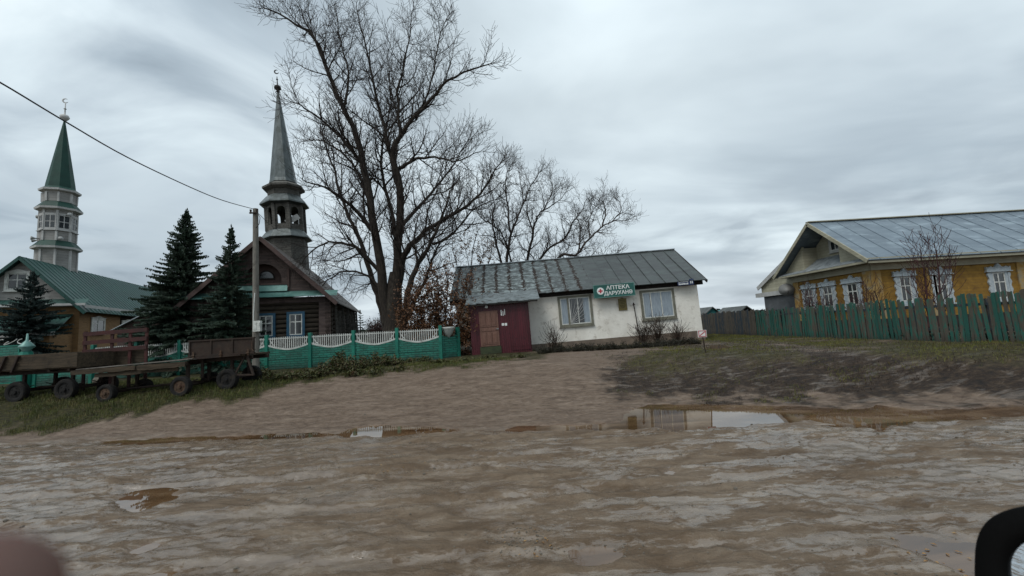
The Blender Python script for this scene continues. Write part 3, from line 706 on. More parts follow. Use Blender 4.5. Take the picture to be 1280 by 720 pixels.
mb = MB(); mb.bb(cx1-w1*.24, cx1-w1*.19, -.055, -.04, cz1-h1/2+.13, cz1+h1/2-.13); mb.build('mullion', MATS['grey_frame'], ph)
# porch
p0 = phx(588, 430)[0]*.0+ (at(590, 432, 21.6).x-A.x); p1 = at(665, 432, 21.6).x-A.x; PH = 2.72
mb = MB(); pz = -.25
mb.bb(p0, p1, -1.4, -.02, -.15, PH); P_ = mb.build('porch', MATS['burgundy'], ph); P_['label'] = 'burgundy boarded entrance porch'
dx0 = p0+.50; dw = 1.02
mb = MB(); mb.bb(dx0, dx0+dw, -1.445, -1.40, .42, 2.30)
for i in range(3):
    for (z0, z1) in ((1.45, 2.2), (.52, 1.15)):
        a = dx0+.08+i*.29; mb.bb(a, a+.26, -1.47, -1.446, z0, z1); mb.bb(a+.06, a+.20, -1.485, -1.471, z0+.08, z1-.08)
mb.bb(dx0+.08, dx0+dw-.08, -1.465, -1.446, 1.22, 1.38)
D_ = mb.build('door', MATS['tan_door'], P_, bevel=.006); D_['label'] = 'panelled tan front door'
mb = MB(); mb.bb(dx0-.05, dx0+dw+.05, -1.46, -1.403, .02, .40); mb.build('threshold_board', MATS['green_board'], P_)
mb = MB(); mb.bb(dx0+dw+.62, p1-.05, -1.43, -1.402, .1, 2.45); mb.bb(dx0+dw+.62, p1-.05, -1.445, -1.431, 2.2, 2.3); mb.bb(dx0+dw+.62, p1-.05, -1.445, -1.431, .3, .4); mb.build('side_door', MATS['burgundy'], P_)
mb = MB(); mb.lathe([(.02, -.09), (.07, -.05), (.09, 0), (.07, .05), (.02, .09)], 12, (dx0+.45, -1.5, 2.52)); mb.build('lamp', MATS['sign_white'], P_, smooth=True)
mb = MB(); 
for (a, z, w_, h_) in ((dx0+dw+.17, 2.0, .05, .3), (dx0+dw+.27, 1.98, .04, .26), (dx0+dw+.36, 2.03, .04, .3), (dx0+dw+.17, 1.45, .14, .13), (dx0+dw+.34, 1.44, .12, .14)): mb.bb(a, a+w_, -1.412, -1.401, z, z+h_)
mb.build('notice', MATS['sign_white'], P_)
mb = MB(); mb.bb(dx0+.95, dx0+1.0, -1.50, -1.47, 1.28, 1.34); mb.bar((dx0+.95, -1.51, 1.31), (dx0+.82, -1.51, 1.31), .02, .02); mb.build('handle', MATS['galvanised'], D_)
E_ = MB(); 
for i in range(7):
    xa = p0-.16+i*(p1-p0+.75)/7; xb = xa+(p1-p0+.75)/7+.03; dz = .03*sin(i*2.1); E_.prism([(xa, -1.75, PH-.02+dz), (xb, -1.75, PH-.04+dz*.3), (xb, -.05, PH+.62), (xa, -.05, PH+.60)], (0, 0, .035))
mk('porch_metal', '4d5353', '7d8586', 2.2, sc3=(1.5, 3, 1), rough=.4, bump=.3, metallic=.3, dirt=('2b231c', 2.4, .54, .95))
E_.build('porch_roof', MATS['porch_metal'], P_)
mb = MB(); mb.bb(p0-.1, p1+.5, -1.72, -1.66, PH-.12, PH-.045); mb.build('porch_eave', MATS['dark_board'], P_)
ZC = lambda px, py: Vector((A.x, 23.0, A.z)) 
# sign, plaque, address plate, pipe hang on the wall: things of their own
def onwall(name, label, cat, px, py, off=.06):
    p = ph_inv @ at(px, py, 23.0-off); x, z = p.x, p.z; p = ph_inv.inverted() @ Vector((x, -off, z))
    return thing(name, label, cat, p, 0, ry=TILT)
s = onwall('pharmacy_sign', 'green pharmacy sign with white Cyrillic lettering and round red cross emblem', 'sign', 767.5, 363, .44)
sw = phx(792, 361)[0]-phx(743, 365)[0]; sh = .68
mb = MB(); mb.bb(-sw/2, sw/2, -.03, .03, -sh/2, sh/2); mb.build('board', MATS['sign_green'], s)
mb = MB(); e = .035
for a in ((-sw/2-e, sw/2+e, -sh/2-e, -sh/2-.001), (-sw/2-e, sw/2+e, sh/2+.001, sh/2+e), (-sw/2-e, -sw/2-.001, -sh/2, sh/2), (sw/2+.001, sw/2+e, -sh/2, sh/2)): mb.bb(a[0], a[1], -.045, .035, a[2], a[3])
mb.build('frame', MATS['pale_teal_metal'], s)
mb = MB(); n = 24; mb.prism([(-sw/2+.36+.2*cos(2*pi*k/n), -.045, .02+.2*sin(2*pi*k/n)) for k in range(n)], (0, .013, 0)); em = mb.build('emblem', MATS['sign_white'], s)
mb = MB(); cxx = -sw/2+.36; mb.bb(cxx-.04, cxx+.04, -.056, -.047, -.10, .14); mb.bb(cxx-.12, cxx-.041, -.056, -.047, -.02, .06); mb.bb(cxx+.041, cxx+.12, -.056, -.047, -.02, .06); mb.build('cross', MATS['sign_red'], em)
text_obj('АПТЕКА', .30, MATS['sign_white'], s, Matrix.Translation((.22, -.038, .155)), .006, sx=1.1)
text_obj('ДАРУХАНӘ', .29, MATS['sign_white'], s, Matrix.Translation((.22, -.038, -.155)), .006, sx=1.0)
s = onwall('wall_plaque', 'small dull brass plaque on the white wall below the green sign', 'plaque', 778.3, 380.5, .03)
mb = MB(); mb.bb(-.24, .24, -.015, .02, -.34, .34); mb.prism([(.1*cos(a_*pi/8), -.015, .34+.05*sin(a_*pi/8)) for a_ in range(9)], (0, .03, 0)); mb.build('plate', MATS['brass'], s)
mb = MB()
mk('brass_ink', '2f2913', '3a3318', 4)
for i, (wl, z) in enumerate(((.16, .2), (.17, .12), (.12, .04), (.17, -.06), (.15, -.13), (.1, -.2))): mb.bb(-wl, wl, -.019, -.016, z, z+.025)
mb.build('engraving', MATS['brass_ink'], s)
s = onwall('address_plate', 'dark blue street address plate under the right eave of the pharmacy', 'sign', 857, 353.5, .42)
mb = MB(); mb.bb(-.46, .46, -.012, .012, -.13, .12); mb.bb(.22, .46, -.012, .012, .1205, .20); mb.build('plate', MATS['sign_blue'], s)
mb = MB(); random.seed(5)
x = -.40
while x < .15:
    q = random.uniform(.02, .05); mb.bb(x, x+q, -.018, -.013, -.09, -.02+random.choice((0, .02))); mb.bb(x, x+q*.8, -.018, -.013, .05, .075); x += q+.018
mb.bb(-.40, .15, -.0165, -.013, -.095, -.088); mb.bb(-.40, .15, -.0165, -.013, .045, .052)
for q in (.26, .35): mb.bb(q, q+.045, -.018, -.013, -.06, .1)
mb.build('lettering', MATS['sign_white'], s)
s = thing('gas_pipe', 'thin dark standpipe leaning against the white wall beside the curtained window', 'pipe', ph_inv.inverted() @ Vector((phx(797, 420)[0], -.14, .25)), 0, ry=TILT)
mb = MB(); mb.tube([(.06, 0, -.5), (.02, 0, .6), (-.06, 0, 1.75)], .028, 8); mb.build('tube', MATS['rust'], s); mb = MB(); mb.box((-.06, 0, 1.78), (.14, .07, .05)); mb.tube([(-.06, 0, 1.75), (-.06, 0, 1.90)], .035, 8); mb.build('valve', MATS['rust'], s)
# small red and white sign on a post at the right corner
q = hit(883, 441); s = thing('post_sign', 'small white and red warning sign on a thin rusty post at the pharmacy corner', 'sign', q)
mb = MB(); mb.tube([(0, 0, -.3), (-.03, 0, 1.6), (-.22, 0, 2.6)], .025, 8); mb.build('post', MATS['rust'], s)
hs = (at(878, 417, q.y).z-q.z); sx_ = at(877, 417, q.y).x-q.x
o = s.children[0]; mbp = MB(); mbp.tube([(0, 0, -.3), (sx_*.8, 0, hs-.05), (sx_, 0, hs+.1)], .022, 8); bpy.data.objects.remove(o); mbp.build('post', MATS['rust'], s)
mb = MB(); mb.bb(sx_-.16, sx_+.16, -.05, -.03, hs-.13, hs+.13); mb.build('plate', MATS['sign_white'], s)
mb = MB(); mb.bar((sx_-.1, -.055, hs-.07), (sx_+.1, -.055, hs+.07), .005, .03); mb.bb(sx_-.14, sx_+.14, -.058, -.051, hs+.09, hs+.115); mb.bb(sx_-.14, sx_+.14, -.058, -.051, hs-.115, hs-.09); mb.bb(sx_-.14, sx_-.115, -.058, -.051, hs-.088, hs+.088); mb.bb(sx_+.115, sx_+.14, -.058, -.051, hs-.088, hs+.088); mb.build('mark', MATS['sign_red'], s)
# ================================================================== helpers for gabled buildings
def eight(mb, prof, c, ph_=pi/8): mb.lathe(prof, 8, c, ph_)
def crescent(mb, c, r, wd, ang=0):
    n = 16; pts = [];
    for i in range(n+1):
        a = R_(40)+R_(280)*i/n; ww = wd*sin(pi*i/n)*.5+.006
        pts.append((a, ww))
    outp = [(c[0]+(r+ww)*cos(a+ang), c[1]-.015, c[2]+(r+ww)*sin(a+ang)) for a, ww in pts]; inp = [(c[0]+(r-ww)*cos(a+ang), c[1]-.015, c[2]+(r-ww)*sin(a+ang)) for a, ww in pts]
    mb.strip(outp, inp, (0, .03, 0))
# ================================================================== LOG MOSQUE
Cc = at(418, 366, 21.0); yaw = R_(15)
# local frame: origin = front-right wall corner on the ground, +x to the right along the front, +y back
LO = Vector((Cc.x-.38*cos(yaw), 21.0-.38*sin(yaw)+.35, 1.0))
lm = thing('log_mosque', 'dark weathered log mosque with pinkish board gable, blue windows and wooden minaret', 'building', LO, yaw)
Wd = 6.3; Dp = 11.5; EH = Cc.z-1.0-.12
mb = MB(); mb.bb(-Wd+.12, -.12, .12, Dp, -.5, EH); mb.build('wall', MATS['dark_board'], lm)
mb = MB(); nl = int(EH/.24)
for k in range(nl):
    z = .12+k*.24
    mb.tube([(-Wd-.1, .10, z), (.1, .10, z)], .125, 8); mb.tube([(-.10, -.1, z+.12), (-.10, Dp, z+.12)], .125, 8)
mb.build('log', MATS['log_wood'], lm, smooth=True)
mb = MB()
for x0 in (-.52, -Wd): mb.bb(x0, x0+.52, -.10, -.04, 0, EH-.02)
mb.bb(-.06, .04, -.10, .5, 0, EH-.02)
mb.bb(-Wd+.53, -.53, -.09, -.05, EH-.32, EH-.02)
mb.build('corner_cladding', MATS['pink_siding'], lm)
ap = 2.95; hw = Wd/2
mb = MB()
# pediment with an arched niche cut out
mx = -hw; nw = 1.15; nz0 = EH+.95; nr = .85
gtop = EH+ap
def gz(x): return EH+.12+(ap-.12)*(1-abs(x-mx)/hw)
# left & right wings
for sgn in (-1, 1):
    xi = mx+sgn*nw; xo = mx+sgn*hw
    mb.prism([(xi, -.05, EH+.12), (xo, -.05, EH+.12), (xi, -.05, gz(xi))], (0, .12, 0))
mb.prism([(mx-nw, -.05, EH+.12), (mx+nw, -.05, EH+.12), (mx+nw, -.05, nz0-.2), (mx-nw, -.05, nz0-.2)], (0, .12, 0))
n = 16; arc = [(mx+nr*cos(pi*i/n), -.05, nz0+nr*sin(pi*i/n)*.95) for i in range(n+1)]
topl = [(mx+nw, gz(mx+nw)), (mx+nr*.9, gz(mx+nr*.9)), (mx+.45, gz(mx+.45)), (mx, gz(mx)), (mx-.45, gz(mx-.45)), (mx-nr*.9, gz(mx-nr*.9)), (mx-nw, gz(mx-nw))]
up = []
for x, y, z in arc: up.append((x*1.0, -.05, gz(x)))
up[0] = (mx+nw, -.05, gz(mx+nw)); up[-1] = (mx-nw, -.05, gz(mx-nw))
for i in range(n): mb.prism([arc[i], up[i], up[i+1], arc[i+1]], (0, .12, 0))
mb.prism([(mx+nr, -.05, nz0-.2), (mx+nw, -.05, nz0-.2), up[0], arc[0]], (0, .12, 0)); mb.prism([(mx-nr, -.05, nz0-.2), arc[-1], up[-1], (mx-nw, -.05, nz0-.2)], (0, .12, 0))
mb.build('gable', MATS['pink_siding'], lm)
mb = MB(); mb.prism([(mx-hw*.8, .5, EH+.1), (mx+hw*.8, .5, EH+.1), (mx, .5, EH+ap*.9)], (0, .1, 0)); Nn = mb.build('niche', MATS['pink_board'], lm)
mb = MB(); mb.prism([(mx+.33*cos(pi*i/10), .46, nz0+.12+.36*sin(pi*i/10)) for i in range(11)], (0, .04, 0)); mb.build('pane', MATS['glass_dark'], Nn)
mb = MB(); 
for i in range(10): 
    a0, a1 = pi*i/10, pi*(i+1)/10; mb.bar((mx+.37*cos(a0), .45, nz0+.12+.40*sin(a0)), (mx+.37*cos(a1), .45, nz0+.12+.40*sin(a1)), .05, .06, (0, 1, 0))
mb.bar((mx-.4, .45, nz0+.1), (mx+.4, .45, nz0+.1), .05, .06); mb.build('arch_frame', MATS['dark_board'], Nn)
mb = MB(); mb.bb(mx-nw-.05, mx+nw+.05, -.12, -.052, nz0-.30, nz0-.22); mb.bb(mx-nr, mx+nr, -.02, .45, nz0-.24, nz0-.2); 
mb.bb(mx+nw-.02, mx+nw+.08, -.11, -.052, EH+.5, nz0+.55); mb.bb(mx-nw-.08, mx-nw+.02, -.11, -.052, EH+.5, nz0+.55); mb.build('gable_trim', MATS['pink_board'], lm)
mb = MB(); mb.prism([(-Wd-.5, -.50, EH-.02), (.42, -.50, EH-.02), (.42, -.04, EH+.28), (-Wd-.5, -.04, EH+.28)], (0, 0, .03))
mb.prism([(mx-nw, -.18, EH+.30), (mx+nw, -.18, EH+.30), (mx+nw, -.055, nz0-.3), (mx-nw, -.055, nz0-.3)], (0, -.02, .02)); mb.build('skirt_roof', MATS['pale_teal_metal'], lm)
mb = MB(); ov = .38
rise = (ap+.1)/hw
for sgn in (-1, 1):
    xo = mx+sgn*(hw+.42); zo = EH+ap+.08-rise*(hw+.42)
    mb.prism([(mx, -.55, EH+ap+.08), (xo, -.55, zo), (xo, -.55, zo+.07), (mx, -.55, EH+ap+.16)], (0, Dp+.9, 0))
mb.build('roof', MATS['rust_roof'] if 'rust_roof' in MATS else mk('rust_roof', '38332e', '4f4740', 2, rough=.7, bump=.4, dirt=('2d2019', 3, .5, .7)), lm)
mb = MB()
for sgn in (-1, 1):
    xo = mx+sgn*(hw+.44); zo = EH+ap+.02-rise*(hw+.44)
    mb.bar((mx, -.58, EH+ap+.05), (xo, -.58, zo+.03), .05, .20, (0, 0, 1))
mb.build('bargeboard', MATS['pink_board'], lm)
mb = MB()
for k in range(16):
    y = .6+k*.62; x = .32+.12*sin(k*2.3); mb.bar((x, y, 0), (x-.14, y+.1, EH-.25-.5*(k % 3)), .12, .03)
mb.build('leaning_plank', MATS['shingle_grey'], lm); lm.children[-1]['label'] = 'old planks stacked upright against the side wall'
def lmx(px, py, Y=20.2):
    T = Matrix.Translation(LO) @ Matrix.Rotation(yaw, 4, 'Z'); Ti = T.inverted(); d = ray(px, py)
    o_ = Ti @ CP; dd = Ti.to_3x3() @ d; k = (-.05-o_.y)/dd.y; p = o_+dd*k; return p.x, p.z
for (a, bq, c_, d_) in ((359.5, 390, 380.5, 421), (325, 392, 341, 423), (282, 395, 297, 426)):
    x0, z1 = lmx(a, bq); x1, z0 = lmx(c_, d_)
    w_ = min(max(x1-x0, .85), 1.05)
    window(lm, Matrix.Translation((0, -.06, 0)), (x0+x1)/2, (z0+z1)/2, w_, z1-z0, 'blue_paint', 'white_paint', .12, vert=(-.05,), horz=[(.25, -.05, .95), (.25, -.95, -.1)], proud=.07)
# wooden minaret
my = 6.0
mt = Matrix.Translation((mx+.05, my, 0))
base0 = at(360, 330, 25.7); 
def zat(y, Y=25.7): return at(350, y, Y).z-1.0
# straighten using photo heights; tilt slightly left like the old tower
Zs = {k: zat(v) for k, v in dict(base=345, sk1=299, sk1t=289, lt0=287, lt1=258, sk2=256, sk2t=245, dr=243, sk3=237, sk3t=229, sp=227, tip=110, ball=106, top=86).items()}
ms = bpy.data.objects.new('minaret', None)
mtT = Matrix.Translation((mx+.0, my, 0)) @ Matrix.Rotation(R_(-3.2), 4, 'Y')
zr = EH+1.2
def mpart(name, mat, prof, parent, T=mtT, smooth=False):
    mb = MB(T @ Matrix.Translation((0, 0, zr))); mb.lathe([(r, z-zr) for r, z in prof], 8, (0, 0, 0), pi/8); return mb.build(name, MATS[mat], parent, smooth=smooth)
mn = mpart('minaret', 'shingle_grey', [(1.25, zr-.5), (1.22, Zs['sk1']), (.3, Zs['sk1']+.01)], lm); mn['label'] = 'weathered grey wooden minaret leaning slightly left'
mpart('skirt', 'spire_metal', [(1.25, Zs['sk1']-.06), (1.55, Zs['sk1']), (1.53, Zs['sk1']+.07), (1.18, Zs['sk1t']), (1.12, Zs['sk1t']+.02)], mn)
# lantern: eight posts, parapet and arches
TT = mtT @ Matrix.Translation((0, 0, zr))
mb = MB(TT); l0, l1 = Zs['sk1t']-zr, Zs['sk2']-zr; lr = 1.13
vv8 = [(lr*cos(pi/8+k*pi/4), lr*sin(pi/8+k*pi/4)) for k in range(8)]
for k in range(8):
    a = Vector((*vv8[k], 0)); c2 = Vector((*vv8[(k+1) % 8], 0)); e_ = (c2-a); 
    mb.bar(a+Vector((0, 0, l0)), a+Vector((0, 0, l1)), .17, .17)
    blind = k in (0, 3, 4, 7)
    hlo = l0+.38
    mb.prism([a+Vector((0, 0, l0)), c2+Vector((0, 0, l0)), c2+Vector((0, 0, hlo)), a+Vector((0, 0, hlo))], -a.normalized()*.06)
    q1, q2 = a+e_*.2, a+e_*.8; mid = (a+c2)/2; top_ = l1-.12; ar = []
    for i in range(9): th = pi*i/8; ar.append(mid+e_*(-.28*cos(th))+Vector((0, 0, l1-.52+.28*sin(th))))
    tp = [a+e_*(.0+i/8)+Vector((0, 0, l1)) for i in range(9)]
    for i in range(8): mb.prism([ar[i], ar[i+1], tp[i+1], tp[i]], -a.normalized()*.06)
    mb.prism([a+Vector((0, 0, hlo)), a+e_*.22+Vector((0, 0, hlo)), ar[0], tp[0]], -a.normalized()*.06); mb.prism([c2+Vector((0, 0, hlo)), a+e_*.78+Vector((0, 0, hlo)), ar[8], tp[8]], -a.normalized()*.06)
mb.build('lantern', MATS['shingle_grey'], mn)
mb = MB(TT); mb.bar((.25, -1.0, l0+.4), (.95, -.72, l0+.9), .03, .35, (0, 0, 1)); mb.build('boarding', MATS['trim_white'], mn)
mpart('skirt', 'spire_metal', [(1.12, Zs['sk2']-.10), (1.48, Zs['sk2']), (1.46, Zs['sk2']+.10), (1.05, Zs['sk2t']), (.9, Zs['sk2t']+.02)], mn)
mpart('drum', 'shingle_grey', [(.98, Zs['sk2t']-.02), (1.0, Zs['sk3'])], mn)
mpart('skirt', 'shingle_grey', [(1.0, Zs['sk3']-.08), (1.28, Zs['sk3']+.08), (1.28, Zs['sk3']+.2), (.9, Zs['sk3t']), (.8, Zs['sk3t']+.05)], mn)
mpart('spire', 'spire_metal', [(.86, Zs['sp']-.04), (.80, Zs['sp']+.2), (.04, Zs['tip']+.1)], mn)
mb = MB(TT); bz = Zs['ball']-zr; mb.lathe([(.02, -.35), (.13, -.30), (.05, -.22), (.2, -.1), (.22, 0), (.17, .12), (.04, .2), (.03, .55), (.07, .6), (.03, .66), (.02, Zs['top']-Zs['ball']-.35)], 12, (0, 0, bz)); crescent(mb, (0, 0, Zs['top']-zr), .13, .07, R_(20)); mb.build('finial', MATS['dark_board'], mn, smooth=True)
LMK = 1.125
# ================================================================== BRICK MOSQUE (far left)
YB = 26.0; yb = R_(22); Cb = at(103, 378, YB)
BO = Vector((Cb.x-.45*cos(yb)*1, YB+.25, 1.0))
bm_ = thing('brick_mosque', 'tan brick mosque with green metal roof, grey gable and green topped minaret', 'building', BO, yb)
EB = Cb.z-1.0-.08
def loc2(px, py, O=BO, a=yb, y=0., T=None):
    T = Matrix.Translation(O) @ Matrix.Rotation(a, 4, 'Z'); Ti = T.inverted(); d = ray(px, py); o_ = Ti @ CP; dd = Ti.to_3x3() @ d; k = (y-o_.y)/dd.y; p = o_+dd*k; return p.x, p.z
axp = loc2(26, 321, y=-.4); HWB = -axp[0]+.0; apz = axp[1]
print('brick apex', axp, 'EB', EB)
WB = 2*HWB; LB = 20.
mb = MB(); mb.bb(-WB, 0, 0, 5.0, -.8, EB-.15); mb.build('wall', MATS['tan_brick'], bm_); bm_.children[-1]['label'] = 'tan brick front wall'
mb = MB(); mb.bb(-WB, -.12, 5.002, LB, -.8, EB-.15); mb.build('wall', MATS['dark_board'], bm_); bm_.children[-1]['label'] = 'dark log rear wall'
mb = MB()
for k in range(int(EB/.26)): mb.tube([(-.1, 5.05, .1+k*.26), (-.1, LB, .1+k*.26)], .13, 8)
mb.build('log', MATS['log_wood'], bm_, smooth=True)
mb = MB(); mb.bb(-WB-.05, .10, -.12, LB, EB-.149, EB-.0); mb.build('cornice', MATS['trim_white'], bm_)
rb = (apz-EB)/HWB
mb = MB(); mb.prism([(-WB, -.05, EB+.002), (0, -.05, EB+.002), (-HWB, -.05, EB+rb*HWB-.1)], (0, .2, 0)); mb.build('gable', MATS['grey_siding'], bm_)
mb = MB(); mb.prism([(-WB-.45, -.5, EB-.02), (.5, -.5, EB-.02), (.5, -.06, EB+.32), (-WB-.45, -.06, EB+.32)], (0, 0, .03)); mb.build('skirt_roof', MATS['green_roof'], bm_)
mb = MB(); mb.bb(-WB-.45, .5, -.56, -.5, EB-.12, EB+.03); mb.bb(.47, .53, -.5, LB, EB-.28, EB-.1); mb.build('fascia', MATS['trim_white'], bm_)
# roof slopes
def gslope(parent, mat, mx_, hw_, zr_, drop, y0, y1, sgn, seam=.5, nm='roof'):
    # slope plane drawn in a frame with x along the ridge, so sheets run with the fall
    Ls = hw_; T = Matrix(((0, sgn, 0, mx_), (1, 0, 0, 0), (0, 0, 1, zr_), (0, 0, 0, 1)))
    ang = math.atan2(-drop, hw_)
    m2 = MB(); LL = sqrt(hw_*hw_+drop*drop); m2.bb(y0, y1, 0, LL, -.06, 0)
    k = math.ceil(y0/seam)
    while seam and k*seam < y1: m2.bb(k*seam-.012, k*seam+.012, .01, LL-.01, .0005, .03); k += 1
    o = m2.build(nm, MATS[mat], parent); o.matrix_local = T @ Matrix.Rotation(ang, 4, 'X'); return o
for sg in (1, -1): gslope(bm_, 'green_roof', -HWB, HWB+.5, apz+.03, rb*(HWB+.5), -.5, LB, sg)
mb = MB()
for sg in (1, -1): mb.bar((-HWB, -.53, apz-.10), (-HWB+sg*(HWB+.5), -.53, apz-.10-rb*(HWB+.5)), .06, .16)
mb.build('bargeboard', MATS['green_roof'], bm_)
wx, wz = loc2(23, 352); 
window(bm_, Matrix.Translation((0, -.06, 0)), wx, wz, 1.15, 1.25, 'white_paint', 'white_paint', .13, vert=(0,), horz=[(.2, -.95, .95)], top='cap', proud=.07)
# side windows on right wall (frame: x back along the wall)
TS = Matrix.Rotation(R_(90), 4, 'Z')
def side2(px, py, O=BO, a=yb):
    T = Matrix.Translation(O) @ Matrix.Rotation(a, 4, 'Z'); Ti = T.inverted(); d = ray(px, py); o_ = Ti @ CP; dd = Ti.to_3x3() @ d; k = (0-o_.x)/dd.x; p = o_+dd*k; return p.y, p.z
for (a, bq, c_, d_) in ((113.5, 397, 129.5, 418), (151.5, 401, 165.5, 420), (169.5, 403, 181, 420)):
    y0, z1 = side2(a, bq); y1, z0 = side2(c_, d_); print('sidewin', y0, y1, z0, z1)
    window(bm_, Matrix.Translation((.03, 0, 0)) @ TS, (y0+y1)/2, (z0+z1)/2, y1-y0, z1-z0, 'white_paint', 'white_paint', .12, vert=(-.1,), horz=[(.35, -.95, -.1)], top='cap')
# entrance porch with green roof, lower left
pxr, pzr = loc2(72, 393, y=-2.2)
mb = MB(); mb.prism([(-WB-2, -2.4, 2.55), (pxr, -2.4, 2.55), (pxr-.3, -.1, 3.75), (-WB-2, -.1, 3.75)], (0, 0, .06)); pr_ = mb.build('porch_roof', MATS['green_roof'], bm_)
mb = MB(); mb.bb(-WB-2, pxr+.03, -2.46, -2.40, 2.40, 2.62); mb.build('porch_fascia', MATS['trim_white'], pr_)
mb = MB(); mb.bb(-WB-1.5, pxr-.3, -2.2, -.01, -.5, 2.5); mb.build('porch_wall', MATS['tan_brick'], pr_)
mb = MB(); mb.bb(pxr-2.6, pxr-1.6, -2.24, -2.2, .0, 2.1); mb.build('porch_door', MATS['dark_board'], pr_)
# green minaret
mdist = 4.0
mbT = Matrix.Translation((-HWB, mdist, 0))
# find photo scale at that depth
wp = (Matrix.Translation(BO) @ Matrix.Rotation(yb, 4, 'Z')) @ Vector((-HWB, mdist, 0)); YM = wp.y
print('minaret px', proj(wp.x, wp.y, 7), 'Y', YM)
def zb_(y): return at(72, y, YM).z-1.0
Zb = {k: zb_(v) for k, v in dict(s1=312, s1t=303, w0=300, w1=268, s2=264, s2t=255, d1=246, s3=241, s3t=236, tip=152, ball=147, top=125).items()}
pxm = YM/500.
xm = (Matrix.Translation(BO) @ Matrix.Rotation(yb, 4, 'Z')).inverted() @ at(71, 315, YM); offx = xm.x; offy = xm.y
def bpart(name, mat, prof, parent, smooth=False, n=8):
    mb = MB(Matrix.Translation((offx, offy, 0))); mb.lathe(prof, n, (0, 0, 0), pi/8); return mb.build(name, MATS[mat], parent, smooth=smooth)
pxm *= .67
rB = 27*pxm
mn2 = bpart('minaret', 'grey_siding', [(rB, EB+.5), (rB*.97, Zb['s1'])], bm_); mn2['label'] = 'octagonal grey clad minaret with dark green spire'
def corner_trim(r0_, r1_, z0, z1, parent):
    for k in range(8): mb = MB(Matrix.Translation((offx, offy, 0))); a = pi/8+k*pi/4; mb.bar((r0_*cos(a), r0_*sin(a), z0), (r1_*cos(a), r1_*sin(a), z1), .11, .11); mb.build('corner_trim', MATS['trim_white'], parent)
corner_trim(rB, rB*.97, EB+.5, Zb['s1']-.02, mn2)
def skirt(z0, z1, ro, ri, parent):
    bpart('skirt', 'green_spire', [(ro-.05, z0+.08), (ro, z0+.085), (ri, z1)], parent); bpart('skirt_rim', 'trim_white', [(ri-.1, z0-.22), (ro, z0-.06), (ro+.02, z0+.078), (ri, z0+.079)], parent)
skirt(Zb['s1'], Zb['s1t'], 33.5*pxm, 24*pxm, mn2)
bpart('lantern', 'grey_siding', [(24*pxm, Zb['s1t']-.02), (24*pxm, Zb['w1']+.3)], mn2); corner_trim(24*pxm, 24*pxm, Zb['s1t']-.02, Zb['w1']+.1, mn2)
for k in range(8):
    a = k*pi/4; ap_ = 24*pxm*cos(pi/8)
    T = Matrix.Translation((offx, offy, 0)) @ Matrix.Rotation(a+pi/2, 4, 'Z') @ Matrix.Translation((0, -ap_, 0))
    zc = (Zb['w0']+Zb['w1'])/2+.22; window(mn2, T, 0, zc, .86, 1.25, 'trim_white', 'trim_white', .12, vert=(0,), horz=[(0, -.95, .95)])
skirt(Zb['s2'], Zb['s2t'], 31.5*pxm, 22*pxm, mn2)
bpart('drum', 'grey_siding', [(22*pxm, Zb['s2t']-.02), (22.5*pxm, Zb['s3']-.15)], mn2); corner_trim(22*pxm, 22.5*pxm, Zb['s2t']-.02, Zb['s3']-.2, mn2)
skirt(Zb['s3'], Zb['s3t'], 28*pxm, 20*pxm, mn2)
bpart('spire', 'green_spire', [(20.5*pxm, Zb['s3t']-.05), (19.5*pxm, Zb['s3t']+.3), (.05, Zb['tip'])], mn2)
mb = MB(Matrix.Translation((offx, offy, Zb['ball']))); mb.lathe([(.05, -.35), (.12, -.28), (.24, -.12), (.28, 0), (.22, .14), (.05, .22), (.035, .6), (.09, .66), (.035, .74), (.03, 1.15)], 12); crescent(mb, (0, 0, Zb['top']-Zb['ball']-.1), .16, .08, R_(10)); mb.build('finial', MATS['trim_white'], mn2, smooth=True)
for (a, z) in ((-.3, Zb['s2']-.45), (pi+.25, Zb['s2']-.45), (-.6, Zb['w0']-.1), (pi+.5, Zb['w0']-.1), (-2.1, Zb['w0']-.05)):
    a -= yb; r_ = 24*pxm; mb = MB(Matrix.Translation((offx, offy, z)) @ Matrix.Rotation(a, 4, 'Z') @ Matrix.Rotation(R_(90), 4, 'Y')); mb.lathe([(.04, r_-.05), (.05, r_+.15), (.08, r_+.22), (.14, r_+.34), (.14, r_+.36)], 12); mb.build('loudspeaker', MATS['loudspeaker'], mn2, smooth=True)
# small grey shed peeping between brick mosque and spruce
YS = 23.0; p = at(188, 391, YS); hw_s = 1.6
sdd = thing('garden_shed', 'small grey roofed shed between the brick mosque and the tall spruce', 'shed', (p.x, YS, 1.0), R_(10))
hS = p.z-1.0; mb = MB(); mb.bb(-hw_s, hw_s, 0, 3, -.4, hS-.85); mb.prism([(-hw_s, 0, hS-.85), (hw_s, 0, hS-.85), (0, 0, hS-.05)], (0, 3, 0)); mb.build('wall', MATS['pink_board'], sdd)
mb = MB()
for sg in (-1, 1): mb.prism([(0, -.3, hS), (sg*(hw_s+.35), -.3, hS-1.05), (sg*(hw_s+.35), -.3, hS-1.0), (0, -.3, hS+.06)], (0, 3.6, 0))
mb.build('roof', MATS['galvanised'], sdd)
mb = MB(); mb.bb(-.4, .5, -.04, -.001, .2, 1.9); mb.build('door', MATS['dark_board'], sdd)
